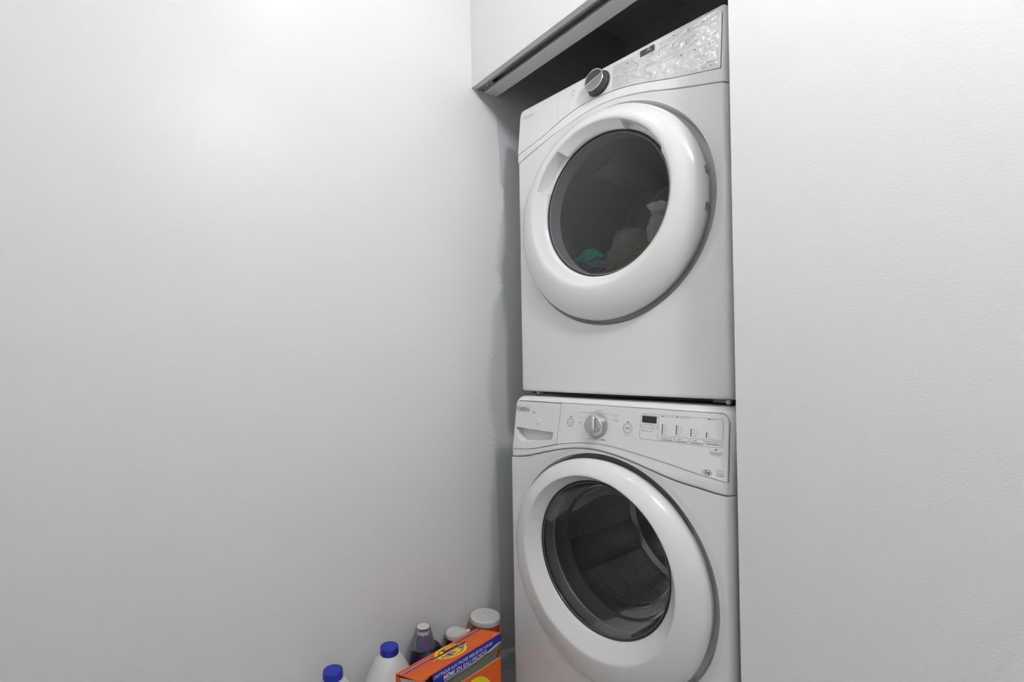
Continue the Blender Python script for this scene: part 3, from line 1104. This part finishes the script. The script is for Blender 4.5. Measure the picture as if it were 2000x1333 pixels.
FW.ring('energy_mark', .6620, .8235, .0062, .0052, .0006, 'ink_mid', h=.0006, n=24, a0=R(10), a1=R(170))
FW.text('energy', .6622, .8215, .0035, 'ink_mid', .0135, 'C', shear=.4, h=.0006)
FW.text('ENERGY STAR', .6622, .8164, .0017, 'box_white', .0145, 'C', h=.0006)
for (a, b, r) in ((.2368, .8995, .0112), (.4243, .8997, .0130)):
    FW.ring('button_ring', a, b, r, r, .0011, 'ink_mid')
    FW.ring('button_ring', a, b, r * .80, r * .80, .0005, 'ink_mid')
dots(FW, [(.2376, .9157), (.4250, .9157)], .0062, .0021, 'ink')
FW.ring('power_symbol', .2368, .8990, .0030, .0034, .0008, 'ink_mid', n=20, a0=R(120), a1=R(420))
FW.lines('power_symbol', [[(.2368, .8993), (.2368, .9035)]], .0008, 'ink_mid')
FW.lines('start_symbol', [[(.4195, .8965), (.4240, .8998), (.4195, .9031)]], .0009, 'ink', closed=True)
FW.lines('start_symbol', [[(.4264, .8965), (.4264, .9031)], [(.4290, .8965), (.4290, .9031)]], .0010, 'ink')
FW.text('Start/Pause', .4240, .8817, .0019, 'ink_mid', .0175, 'C')
KC = (.3275, .9003)
for s, a, b, w, al in (('NORMAL', .3325, .9378, .0205, 'C'), ('COLD WASH', .2694, .9299, .0265, 'L'), ('DELICATES', .2687, .9150, .0222, 'L'), ('QUICK', .2667, .9012, .0130, 'L'), ('WASH', .2672, .8968, .0118, 'L'),
                       ('HEAVY', .3815, .9293, .0135, 'L'), ('DUTY', .3822, .9250, .0122, 'L'), ('DRAIN', .3802, .9178, .0135, 'L'), ('& SPIN', .3800, .9134, .0140, 'L'), ('CLEAN WASHER', .3055, .8598, .0300, 'L'), ('with', .3372, .8602, .0055, 'L')):
    FW.text(s, a, b, .0029, 'ink_mid', w, al)
FW.text('affresh', .3445, .8605, .0040, 'ink', .0145, shear=.2, bold=.02)
FW.lines('print_line', [[(.2995, .9316), (.3090, .9305)], [(.285, .8995), (.2885, .8992)], [(.3465, .9325), (.3780, .9303)], [(.3640, .9172), (.3775, .9170)], [(.3300, .9365), (.3300, .9348)]], .0006, 'ink_mid')
FW.ring('dial_ring', KC[0], KC[1], .0366, .0352, .0007, 'ink_mid', n=64)
wth = math.atan(WK[1])
kz = Matrix.Translation((KC[0] + .0005, w_lean(KC[1]) - .0030, KC[1] - .001)) @ Matrix.Rotation(R(90) - wth, 4, 'X')
wk = put(lathe_z('knob', [(0, 0), (.0335, 0), (.0340, .002), (.0325, .006), (.0285, .0105), (.0272, .0125), (.0262, .0185), (.0240, .0205), (.0, .0208)], 'silver', None, 72), kz, wt)
put(lathe_z('chrome_rim', [(.0256, .0190), (.0274, .0180), (.0280, .0130), (.0292, .0108), (.0280, .0108), (.0256, .0150)], 'chrome', None, 72), Matrix.Identity(4), wk)
vs, fs = [], []
gp = [(-.006, .0195), (-.0048, .0250), (-.0030, .0272), (0, .0280), (.0030, .0272), (.0048, .0250), (.006, .0195)]
for y, s in ((-.0235, .5), (-.021, .92), (-.008, 1.), (.008, 1.), (.021, .92), (.0235, .5)):
    vs += [(x * (1.0 + .15 * (1 - s)), y, .019 + (z - .019) * s) for x, z in gp]
fs = grid_faces(6, 7) + [tuple(range(7)), tuple(range(35, 42))[::-1]]
put(obj('grip_ridge', vs, fs, 'chrome', None, True, 60), Matrix.Translation((.006, 0, 0)) @ Matrix.Rotation(R(8), 4, 'Z'), wk)

# washer door
wdoor = empty('door')
wdoor.parent = wt
pr = [(0, 0, .290, .030), (0, 0, .2985, .006), (0, 0, .3012, -.004), (0, 0, .3020, -.0105), (.02, 0, .3010, -.0165), (.08, 0, .2970, -.0232), (.19, 0, .2890, -.0305), (.36, 0, .2770, -.0378), (.56, 0, .2635, -.0440),
      (.77, 0, .2500, -.0488), (.92, 0, .2408, -.0512), (.98, 0, .2365, -.0514), (1, 0, .2342, -.0500),
      (1, .15, .2310, -.0462), (1, .45, .2222, -.0372), (1, .8, .2118, -.0272), (1, 1, .2062, -.0220), (1, 1, .2048, -.0200), (1, 1, .2044, -.0120)]
loft('rim', ring_rows(WOC, WIC, WGC, pr), 'plastic_white', wdoor, 240, sharp=38)
loft('gasket', [(WGC[0], WGC[1], .2062, -.0150), (WGC[0], WGC[1], .2030, -.0190), (WGC[0], WGC[1], .2005, -.0170), (WGC[0], WGC[1], .2000, -.0110)], 'display', wdoor, 160)
g0, g1 = WGC
bowl = [(g0, g1, .2015, -.0160), (g0, g1, .2000, -.0100), (g0, g1, .1960, .012), (g0, g1, .1900, .040), (g0, g1, .1820, .060), (g0, g1, .1765, .0640), (g0, g1, .1740, .0650), (g0, g1, .1680, .080), (g0, g1, .1590, .098), (g0, g1, .1500, .108), (g0, g1, .1400, .1125), (g0, g1, .10, .1155), (g0, g1, .05, .117), (g0, g1, .003, .1175)]
loft('glass_bowl', bowl, 'glass_washer', wdoor, 160, cap=True, sharp=25)
for (rr, dd) in ((.1750, .0645), (.1495, .1083)):
    loft('bowl_ridge', [(g0, g1, rr + .0006, dd), (g0, g1, rr, dd - .0008), (g0, g1, rr - .0007, dd), (g0, g1, rr, dd + .0006), (g0, g1, rr + .0006, dd)], 'glass_washer', wdoor, 140)
tube = [(g0, g1, .1985 + .0019 * math.cos(R(q)), -.0165 - .0019 * math.sin(R(q))) for q in range(0, 361, 30)]
loft('lip_glint_ring', tube, 'glint_ring', wdoor, 160)  # polished tube added along the glass edge to catch a glint from each lamp
loft('bowl_ring', [(g0, g1, .2005, -.0060), (g0, g1, .2035, .002), (g0, g1, .2020, .030), (g0, g1, .1985, .034)], 'bowl_trim', wdoor, 160)
loft('inner_shell', [(g0, g1, .2040, .002), (g0, g1, .2060, .040), (WOC[0], WOC[1], .262, .030)], 'plastic_inner', wdoor, 120)
WDC = (.343, .545)
loft('boot_gasket', [(WDC[0], WDC[1], .275, .018), (WDC[0], WDC[1], .235, .030), (WDC[0], WDC[1], .222, .060), (WDC[0], WDC[1], .226, .085), (WDC[0], WDC[1], .215, .105), (WDC[0], WDC[1], .205, .118), (WDC[0], WDC[1], .208, .126)], 'rubber', wt, 120)

def perforated():
    m = mat('perforated_steel', (.42, .42, .40), rough=.38, metal=.9)
    nt = m.node_tree
    b = nt.nodes['Principled BSDF']
    L = nt.links.new
    uvn = nt.nodes.new('ShaderNodeUVMap')
    def vm(op, a, bb=None):
        n_ = nt.nodes.new('ShaderNodeVectorMath')
        n_.operation = op
        L(a, n_.inputs[0])
        if bb is not None:
            n_.inputs[1].default_value = bb
        return n_.outputs
    f = vm('FRACTION', vm('MULTIPLY', uvn.outputs[0], (110, 9, 1))[0])[0]
    ln = vm('LENGTH', vm('MULTIPLY', vm('SUBTRACT', f, (.5, .5, 0))[0], (1.44, 4.3, 0))[0])['Value']
    lt = nt.nodes.new('ShaderNodeMath')
    lt.operation = 'LESS_THAN'
    lt.inputs[1].default_value = .26
    L(ln, lt.inputs[0])
    # big soft embossed cells
    f2 = vm('FRACTION', vm('MULTIPLY', uvn.outputs[0], (24, 4.66, 1))[0])[0]
    ln2 = vm('LENGTH', vm('SUBTRACT', f2, (.5, .5, 0))[0])['Value']
    bp = nt.nodes.new('ShaderNodeBump')
    bp.inputs['Strength'].default_value = .5
    bp.inputs['Distance'].default_value = .008
    L(ln2, bp.inputs['Height'])
    L(bp.outputs[0], b.inputs['Normal'])
    b.inputs['Base Color'].default_value = (.62, .61, .57, 1)
    iv = nt.nodes.new('ShaderNodeMath')
    iv.operation = 'SUBTRACT'
    iv.inputs[0].default_value = 1.
    L(lt.outputs[0], iv.inputs[1])
    L(iv.outputs[0], b.inputs['Alpha'])
    return m
M['perforated'] = perforated()
wdrum = loft('drum', [(WDC[0], WDC[1], .215, .128), (WDC[0], WDC[1], .245, .135), (WDC[0], WDC[1], .252, .150), (WDC[0], WDC[1], .252, .52)], 'perforated', wt, 120, sharp=20)
me = wdrum.data
uvl = me.uv_layers.new(name='UVMap')
for poly in me.polygons:
    base = None
    for li in poly.loop_indices:
        co = me.vertices[me.loops[li].vertex_index].co
        a = math.atan2(co.z - WDC[1], co.x - WDC[0]) / (2 * math.pi)
        if base is None:
            base = a
        if a - base > .5:
            a -= 1
        if a - base < -.5:
            a += 1
        uvl.data[li].uv = (a, (co.y - .13) / .39)
loft('drum_back', [(WDC[0], WDC[1], .252, .52), (WDC[0], WDC[1], .235, .53), (WDC[0], WDC[1], .19, .515), (WDC[0], WDC[1], .12, .53), (WDC[0], WDC[1], .05, .52), (WDC[0], WDC[1], .005, .52)], 'steel', wdrum, 100, cap=True)
for q in (205, 325, 85):
    vs, fs = [], []
    a = R(q)
    for y in (.15, .30, .48, .51):
        hh = .042 if .16 < y < .49 else .010
        for (da, rr) in ((-12, .251), (-5, .251 - hh * .8), (0, .251 - hh), (5, .251 - hh * .8), (12, .251)):
            b = a + R(da)
            vs.append((WDC[0] + rr * math.cos(b), y, WDC[1] + rr * math.sin(b)))
    for i in range(3):
        for k in range(4):
            fs.append((i * 5 + k, i * 5 + k + 1, (i + 1) * 5 + k + 1, (i + 1) * 5 + k))
    fs += [(0, 1, 2, 3, 4), (15, 16, 17, 18, 19)]
    obj('lifter', vs, fs, 'perforated', wdrum, True, 50)
for (u, d) in ((.05, .06), (W - .05, .06), (.05, .68), (W - .05, .68)):
    lathe_z('foot', [(0, FZ), (.02, FZ), (.022, FZ + .006), (.012, FZ + .010), (.012, -.014)], 'black', wt, 24, loc=(u, d, 0))

# ------------------------------------------------------------------ laundry inside the dryer
def garment(name, c, size, m, label, seed, fold=1., rot=0., n=96, droop=2.2):
    """crumpled cloth heap; c is (u, depth, v) in the dryer"""
    vs, fs = [], []
    nr = n // 2
    for i in range(nr + 1):
        p = math.pi * i / nr
        for j in range(n):
            a = 2 * math.pi * j / n
            d = Vector((math.sin(p) * math.cos(a), math.sin(p) * math.sin(a), math.cos(p)))
            q = d * 1.6 + Vector((seed * 3.1, seed * 1.7, 0))
            f = 1 + .38 * noise.noise(q) + fold * .30 * (1 - 2.2 * abs(noise.noise(q * 1.5 + Vector((5, 1, seed))))) * .6 + fold * .16 * (1 - 2 * abs(noise.noise(q * 3.3))) + fold * .07 * (1 - 2 * abs(noise.noise(q * 7.1 + Vector((2, seed, 3)))))
            x, y, z = d.x * size[0] * f, d.y * size[1] * f, d.z * size[2] * f
            vs.append((x, y, z if z > 0 else z * droop))
    for i in range(nr):
        for j in range(n):
            k = (j + 1) % n
            fs.append((i * n + j, i * n + k, (i + 1) * n + k, (i + 1) * n + j))
    Dm = Matrix.Translation((DX, DY, DZ)) @ Matrix.Rotation(DYAW, 4, 'Z')
    zmin = min(v[2] for v in vs)
    o = obj(name, [(x, y, z) for x, y, z in vs], fs[::-1] if False else [f[::-1] for f in fs], m, None, True)
    o.matrix_world = Dm @ Matrix.Translation(c) @ Matrix.Rotation(rot, 4, 'Y')
    tag(o, label, 'laundry', 'laundry inside the dryer')
    return o

garment('shirt', (.166, .100, .412), (.046, .024, .017), 'teal', 'bright teal garment lying flat at the edge of the dryer window', 2.1, 1.2, R(-10), droop=2.)
garment('shirt', (.226, .098, .424), (.032, .024, .022), 'teal', 'small rolled teal sleeve on top of the charcoal garment in the dryer', 5.4, 1.2, R(15), droop=1.)
garment('trousers', (.252, .092, .386), (.066, .028, .024), 'cloth_dark', 'charcoal garment pressed against the bottom of the dryer window', 3.7, 1., R(8), droop=1.)
garment('sweater', (.288, .212, .448), (.068, .046, .058), 'cloth_grey', 'grey knitted sweater heaped in the middle of the dryer laundry', 4.9, .9, R(-25))
garment('trousers', (.370, .098, .404), (.080, .030, .048), 'olive', 'olive brown garment crumpled low in the dryer window', 6.2, 1.2, R(-22), droop=1.)
garment('shirt', (.458, .100, .466), (.026, .028, .050), 'cloth_beige', 'beige garment piled at the side of the dryer window', 7.7, .9, droop=1.2)
garment('sock', (.462, .095, .528), (.028, .018, .014), 'cloth_white', 'small white cloth end sticking up above the dryer laundry', 8.4, 1.2, R(18), droop=1.)

# ------------------------------------------------------------------ cleaning supplies on the floor by the left wall
def jug(x, y, ztop, rz, label, sy=1.08):
    t = empty('bleach_jug', (x, y, FZ), rz)
    H = ztop - FZ
    hc = .021
    prof = [(.0, 0), (.060, 0), (.068, .004), (.071, .012), (.072, .03), (.072, H * .50), (.0705, H * .56), (.0670, H * .62), (.0610, H * .69), (.0530, H * .765), (.0445, H * .83), (.0365, H * .88), (.0290, H - hc - .005), (.0235, H - hc - .001), (.0225, H - hc + .006), (.0, H - hc + .006)]
    def shp(a, z):
        k = sstep(H * .85, H * .5, z)
        s = (abs(math.cos(a)) ** 3.2 + abs(math.sin(a)) ** 3.2) ** (-1 / 3.2)
        return 1 + (s - 1) * k * .75
    lathe_z('body', prof, 'jug', t, 72, 1.06, sy, shape=shp)
    # handle loop on the side away from the wall
    vs, fs = [], []
    path = [(.058, H * .62), (.075, H * .66), (.084, H * .58), (.086, H * .45), (.084, H * .32), (.070, H * .28)]
    for i, (px, pz) in enumerate(path):
        for k in range(10):
            b = 2 * math.pi * k / 10
            vs.append((px + .009 * math.cos(b), .011 * math.sin(b), pz + .006 * math.cos(b)))
    fs = grid_faces(6, 10) + [(i * 10 + 9, (i + 1) * 10 + 9, (i + 1) * 10, i * 10) for i in range(5)]
    h_ = obj('handle', vs, fs, 'jug', t, True)
    h_.rotation_euler = (0, 0, R(-95))
    lathe_z('seam_line', [(.0245, H - hc - .002), (.0255, H - hc - .003), (.0255, H - hc - .005), (.0245, H - hc - .006)], 'jug', t, 48)
    cp = lathe_z('cap', [(.0, 0), (.0262, 0), (.0268, .0012), (.0262, .0195), (.0252, .0208), (.0236, .0212), (.0228, .0205), (.0, .0205)], 'cap_blue', t, 96, shape=lambda a, z: 1 + (.008 * math.cos(48 * a) if .001 < z < .0196 else 0), loc=(0, 0, H - hc))
    tag(t, label, 'jug', 'white jugs with blue caps')
    return t
jug(.088, -.4035, .2505, R(6), 'white bleach jug with a blue cap standing next to the orange detergent box', 1.10)
jug(.098, -.5790, .2505, R(-4), 'white bleach jug with a blue cap standing furthest from the washing machine', 1.02)

# navy softener bottle with a clear dosing cup over its spout
sb = empty('softener_bottle', (.070, -.2765, FZ))
H = .215
lathe_z('body', [(0, 0), (.046, 0), (.052, .004), (.054, .02), (.054, .165), (.0535, .185), (.0510, .203), (.0465, .219), (.0400, .231), (.0345, .2368), (.033, .2380), (.0, .2380)], 'navy', sb, 64, .98, 1.12, loc=(0, .012, 0),
        shape=lambda a, z: 1 + (.012 * math.sin(z * 520) if .15 < z < .225 else 0))
lathe_z('collar', [(.030, .2370), (.0345, .2370), (.0345, .2420), (.0290, .2435), (.0, .2435)], 'navy_spout', sb, 48)
sp_ = lathe_z('spout', [(.0285, .2430), (.0270, .262), (.0240, .280), (.0215, .2815), (.0, .2805)], 'navy_spout', sb, 48, shape=lambda a, z: 1 + .02 * math.cos(16 * a))
lathe_z('spout_teeth', [(.0225, .2790), (.0205, .2900), (.0180, .2900), (.0195, .2790)], 'lid_white', sp_, 64, shape=lambda a, z: 1 + .05 * math.cos(10 * a))
lathe_z('dosing_cup', [(.0378, .2385), (.0385, .2410), (.0372, .247), (.0225, .2990), (.0215, .3008), (.0200, .2990), (.0355, .2470), (.0366, .2390)], 'clear', sb, 72)
lathe_z('cup_top', [(.0, .2985), (.0195, .2985), (.0195, .3003), (.0175, .3010), (.0, .3008)], 'lid_white', sb, 48)
tag(sb, 'dark navy softener bottle with a clear dosing cup over its spout', 'bottle')

# black bottle with white flip-top lid
fb = empty('flip_top_bottle', (.052, -.146, FZ))
lathe_z('body', [(0, 0), (.030, 0), (.034, .004), (.0345, .02), (.0345, .195), (.033, .211), (.0295, .220), (.0, .220)], 'black_bottle', fb, 56)
vs, fs = [], []
N = 56
RB, RS, DS = .0285, .0075, .034
phi = math.acos((RB - RS) / DS)
hull = [(RB * math.cos(phi + (2 * math.pi - 2 * phi) * i / 40), RB * math.sin(phi + (2 * math.pi - 2 * phi) * i / 40)) for i in range(41)]
hull += [(DS + RS * math.cos(-phi + 2 * phi * i / 14), RS * math.sin(-phi + 2 * phi * i / 14)) for i in range(15)]
N = len(hull)
rowsz = [(1.02, .214), (1.06, .217), (1.06, .229), (1.02, .234), (.96, .2360), (.90, .2362), (.4, .2362), (.01, .2362)]
for (k_, z) in rowsz:
    for (hx, hy) in hull:
        vs.append((hx * k_, hy * k_, z + hx * .06))
for k in range(len(rowsz) - 1):
    for i in range(N):
        j = (i + 1) % N
        fs.append((k * N + i, k * N + j, (k + 1) * N + j, (k + 1) * N + i))
fs.append(tuple(range(N))[::-1])
lid = obj('lid', vs, fs, 'lid_white', fb, True, 50)
lid.rotation_euler = (0, 0, R(52))
tip = lathe_z('thumb_tab', [(0, 0), (.006, 0), (.0072, .004), (.0068, .010), (.0045, .0125), (0, .013)], 'lid_white', lid, 24, loc=(.0435, 0, .2285))
tag(fb, 'small black bottle with a white tear-drop flip lid between the softener and the tub', 'bottle')

# orange tub with white screw lid
tb = empty('powder_tub', (.0665, -.0295, FZ))
lathe_z('tub', [(0, 0), (.044, 0), (.0465, .003), (.0465, .240), (.043, .244), (0, .244)], 'orange_tub', tb, 64)
lathe_z('label_band', [(.0468, .150), (.0472, .151), (.0472, .205), (.0468, .206)], 'tub_yellow', tb, 64)
lathe_z('neck', [(.0470, .2195), (.0474, .220), (.0474, .236), (.0470, .2365)], 'orange_tub', tb, 64)
ld = lathe_z('lid', [(.047, .2385), (.0502, .2385), (.0510, .2398), (.0507, .2540), (.0502, .2562), (.0490, .2573), (.0450, .2574), (.0440, .2562), (.030, .2560), (0, .2560)], 'lid_white', tb, 96)
rnd = random.Random(4)
vs, fs = [], []
for (x, y, r_) in ((-.012, .006, .0030), (-.017, .012, .0024), (-.026, .020, .0020), (.004, .006, .0016), (.024, .016, .0018), (.020, .018, .0014), (-.004, -.008, .0013), (.010, -.016, .0012), (-.022, -.006, .0012)):
    k = len(vs)
    for i in range(9):
        a = 2 * math.pi * i / 9
        q = r_ * (1 + .35 * rnd.uniform(-1, 1))
        vs.append((x + q * math.cos(a), y + q * math.sin(a), .2563))
    fs.append(tuple(range(k, k + 9)))
obj('dirt_specks', vs, fs, 'ink_light', ld, False)
tag(tb, 'orange powder tub with a dusty white screw lid beside the washing machine', 'tub')

# ------------------------------------------------------------------ detergent carton
BL = Vector((.203, -.444, 0))
LY = Vector((-.1643, .9864, 0)).normalized()
LX = Vector((LY.y, -LY.x, 0))
LEN, DEPTH, HB = .3165, .100, .1915 - FZ
bx = empty('detergent_box', (BL.x, BL.y, FZ), math.atan2(LX.y, LX.x))
tag(bx, 'orange and blue cardboard detergent box with its torn lid standing ajar', 'box')
# local: X outwards (towards the room), Y along the box, Z up
th_ = .0018
ZB = .2400 - FZ      # back edge height
vs, fs = [], []
for b in ((0, th_, 0, LEN, 0, ZB), (DEPTH - th_, DEPTH, 0, LEN, 0, HB), (0, DEPTH, 0, LEN, 0, th_)):
    box_vf(*b, vs, fs)
obj('carton_wall', vs, fs, 'box_orange_front', bx, False)
for y0 in (0, LEN - th_):       # end walls, sloping from back to front
    vs = [(0, y0, 0), (DEPTH, y0, 0), (DEPTH, y0, HB), (DEPTH * .55, y0, ZB - .018), (0, y0, ZB)]
    vs += [(x, y0 + th_, z) for x, y, z in vs]
    fs = [(0, 1, 2, 3, 4), (9, 8, 7, 6, 5)] + [(i, 5 + i, 5 + (i + 1) % 5, (i + 1) % 5) for i in range(5)]
    obj('end_wall', vs, fs, 'box_orange', bx, False)
# grey inner liner standing above the front wall
vs, fs = [], []
yy = [.004 + (LEN - .014 - .004) * i / 24 for i in range(25)]
for x in (DEPTH - .0052, DEPTH - .0034):
    for y in yy:
        vs += [(x, y, .02), (x, y, .2290 - FZ - .004 * abs(math.sin(y * 9)))]
k = 50
fs = [(2 * i, 2 * i + 2, 2 * i + 3, 2 * i + 1) for i in range(24)] + [(k + 2 * i, k + 2 * i + 1, k + 2 * i + 3, k + 2 * i + 2) for i in range(24)] + [(2 * i + 1, 2 * i + 3, k + 2 * i + 3, k + 2 * i + 1) for i in range(24)]
obj('inner_liner', vs, fs, 'cardboard', bx, False)
# white cut edge of the carton front
box('cut_edge', (DEPTH - th_ - .0004, DEPTH + .0004, 0, LEN, HB - .0004, HB + .0008), 'cardboard_pale', bx)
# lid, hinged at the back and raised at the front
RISE = .0235
LT = Vector((DEPTH + .002, 0, RISE)).normalized()
LW = math.hypot(DEPTH + .002, RISE)
lidf = Face((0, 0, ZB), (0, 1, 0), (-LT.x, 0, -LT.z), bx)   # placeholder axes, see below
lid = empty('lid')
lid.parent = bx
def lp(s, t, h=0.):
    nrm = Vector((-LT.z, 0, LT.x))
    return Vector((0, s, ZB)) + LT * t + nrm * h
class LidFace(Face):
    def __init__(self, parent):
        self.parent = parent
        self.n = Vector((-LT.z, 0, LT.x))
    def p(self, a, b, h=0.):
        return lp(a, b, h)
    def poly(self, name, polys, m, h=.0003, th=.0002):
        return Face.poly(self, name, [pl[::-1] for pl in polys], m, h, th)
FL = LidFace(lid)
# lid board with an open tear slot
s0, s1 = .098, .231
slot = lambda s: .0365 + (.0429 - .0365) * (s - s0) / (s1 - s0)
vs, fs = [], []
sw_ = .0068
cells = [(0, s0, 0, LW), (s1, LEN + .001, 0, LW)]
pl = []
for (a, b, c_, d_) in cells:
    pl.append([(a, c_), (b, c_), (b, d_), (a, d_)])
pl.append([(s0, 0), (s1, 0), (s1, slot(s1) - sw_), (s0, slot(s0) - sw_)])
pl.append([(s0, slot(s0) + sw_), (s1, slot(s1) + sw_), (s1, LW), (s0, LW)])
FL.poly('lid_board', pl, 'box_orange', 0., .0016)
# curled strip inside the slot, pale torn card over darkness
FL.poly('torn_strip', [[(s0 + .002, slot(s0) - .0004), (s1 - .002, slot(s1) + .0002), (s1 - .004, slot(s1) + .0066), (s0 + .001, slot(s0) + .0066)]], 'box_white', -.0012, .0008)
# print on the lid
for q in ([(.003, .0215), (.112, .0205), (.112, .0285), (.003, .0300)], [(.212, .0140), (LEN, .0130), (LEN, .0225), (.205, .0235)]):
    FL.poly('violet_stripe', [q], 'box_purple', .0003)
FL.poly('white_stripe', [[(.003, .0188), (.112, .0184), (.112, .0205), (.003, .0215)]], 'box_white', .0003)
FL.text('Poudre  Powder  4,05 kg', .229, .0205, .0042, 'box_white', .062)
LC, LR = (.163, .046), .047
def lring(name, r0, r1, m, h):
    vs, fs = [], []
    N = 72
    nn = 0
    for i in range(N):
        a = 2 * math.pi * i / N
        for r_ in (r0, r1):
            vs.append(FL.p(LC[0] + r_ * 1.06 * math.cos(a), min(LW - .001, max(.001, LC[1] + r_ * .92 * math.sin(a))), h))
    for i in range(N):
        j = (i + 1) % N
        aa = 2 * math.pi * (i + .5) / N
        cs, ct = LC[0] + (r0 + r1) / 2 * 1.06 * math.cos(aa), LC[1] + (r0 + r1) / 2 * .92 * math.sin(aa)
        if s0 < cs < s1 and abs(ct - slot(cs)) < sw_ * .9:
            continue
        fs.append((2 * i, 2 * i + 1, 2 * j + 1, 2 * j))
    return obj(name, vs, fs, m, lid, False)
lring('logo_ring', .0385, .0475, 'box_yellow', .0003)
lring('logo_ring', .0235, .0325, 'box_yellow', .0003)
for q in ([[(.117, .0560), (.160, .0520), (.163, .0555), (.120, .0600)], [(.138, .0540), (.147, .0535), (.152, .0720), (.142, .0730)],
                        [(.166, .0520), (.178, .0515), (.181, .0690), (.169, .0700)], [(.150, .0180), (.160, .0170), (.164, .0345), (.154, .0350)], [(.166, .0300), (.205, .0280), (.206, .0330), (.167, .0345)],
                        [(.184, .0510), (.216, .0490), (.217, .0530), (.185, .0560)], [(.186, .0585), (.204, .0570), (.205, .0610), (.187, .0630)]]):
    FL.poly('logo_letter', [q], 'box_navy', .0007)
for q in ([[(.115, .0545), (.162, .0505), (.165, .0575), (.118, .0620)], [(.136, .0535), (.149, .0530), (.154, .0745), (.140, .0755)],
                        [(.182, .0500), (.219, .0480), (.220, .0545), (.183, .0650)]]):
    FL.poly('logo_letter', [q], 'box_white', .0005)
for q in ([[(.166, .0515), (.181, .0510), (.184, .0700), (.169, .0710)]]):
    FL.poly('logo_letter', [q], 'box_yellow', .0009)
for r_ in (.066, .079, .098):
    N = 30
    pts = [(LC[0] + r_ * math.cos(R(a)) * 1.02, LC[1] + .006 + r_ * math.sin(R(a)) * .92) for a in [-38 + 66 * i / N for i in range(N + 1)]]
    pts = [p for p in pts if .026 < p[1] < LW - .006]
    FL.lines('thin_arc', [pts], .0007, 'tub_yellow', .0003)
FL.text('HE', .290, .090, .0085, 'box_white', .018)
# front flap: blue, longer in the middle
flap = empty('front_flap')
flap.parent = lid
ZT = ZB + RISE
fx = DEPTH + .0022
bot = catmull([(.040, .2300), (.052, .2275), (.075, .2262), (.15, .2262), (.22, .2290), (.255, .2345), (.29, .2400), (LEN + .001, .2420)])
yy = [.043 + (LEN + .001 - .043) * i / 40 for i in range(41)]
def fxo(y, z):
    f = (ZT + FZ - z) / .04
    return fx + .0030 * f * math.sin((y - .04) * 8)
vs, fs = [], []
for x in (0, -.0012):
    for y in yy:
        zb = bot(y)
        if y < .05:
            zb = .2300 + (.05 - y) * 3.2
        for i in range(5):
            z = ZT + FZ + (zb - ZT - FZ) * i / 4
            vs.append((fxo(y, z) + x, y, z - FZ))
fs = [f[::-1] for f in grid_faces(41, 5)] + grid_faces(41, 5, 205)
fs += [(i * 5 + 4, (i + 1) * 5 + 4, 205 + (i + 1) * 5 + 4, 205 + i * 5 + 4) for i in range(40)]
obj('flap_board', vs, fs, 'box_blue', flap, True, 40)
# pale torn lower edge
vs, fs = [], []
for i, y in enumerate(yy):
    zb = bot(y)
    if y < .05:
        zb = .2300 + (.05 - y) * 3.2
    wdt = .0012 + .0075 * sstep(.235, .275, y) * sstep(LEN + .03, .29, y)
    vs += [(fxo(y, zb) + .0002, y, zb - FZ + .0004), (fxo(y, zb) - .0022 * sstep(.22, .28, y), y, zb - FZ - wdt)]
fs = [(2 * i, 2 * i + 1, 2 * i + 3, 2 * i + 2) for i in range(40)]
obj('torn_edge', vs, fs, 'box_white', flap, True)
class FlapFace(Face):
    def __init__(self, parent):
        self.parent = parent
        self.n = Vector((1, 0, 0))
    def p(self, a, b, h=0.):
        return Vector((fxo(a, b) + .0002 + h, a, b - FZ))
FF = FlapFace(flap)
FF.text("S'ATTAQUE AUX TACHES VIEILLES DE 7 JOURS", .0475, .2470, .0082, 'box_white', .228, shear=.15, bold=.015, h=.0006)
FF.text('MÊME EN EAU FROIDE!', .0800, .2318, .0108, 'box_white', .170, shear=.12, bold=.010, h=.0006)
FF.lines('print_line', [[(.085, .2292), (.235, .2300)]], .0009, 'box_white', .0005)
# torn corner at the near end: pale cardboard triangle under the lid
vs = [(DEPTH * .18, -.0008, ZB - .002), (DEPTH + .001, .002, ZT - .002), (DEPTH + .001, .034, ZT - .004), (DEPTH * .60, .006, ZB - .028), (DEPTH * .25, -.0006, ZB - .012)]
vs += [(x - .001, y + .0012, z - .0012) for x, y, z in vs]
fs = [(0, 1, 2, 3, 4), (9, 8, 7, 6, 5)] + [(i, 5 + i, 5 + (i + 1) % 5, (i + 1) % 5) for i in range(5)]
obj('torn_corner', vs, fs, 'cardboard_pale', lid, False)
# print on the carton front
class FrontFace(Face):
    def __init__(self, parent):
        self.parent = parent
        self.n = Vector((1, 0, 0))
    def p(self, a, b, h=0.):
        return Vector((DEPTH + h, a, b - FZ))
FR = FrontFace(bx)
FR.poly('logo_disc', [[(.200 + .078 * math.cos(2 * math.pi * i / 60), .1000 + .0785 * math.sin(2 * math.pi * i / 60)) for i in range(60)]], 'box_yellow', .0004)
FR.poly('logo_disc', [[(.200 + .060 * math.cos(2 * math.pi * i / 60), .1000 + .060 * math.sin(2 * math.pi * i / 60)) for i in range(60)]], 'box_orange_front', .0007)
FR.text('Tide', .200, .085, .040, 'box_navy', .115, 'C', shear=.1, bold=.04, h=.0010)
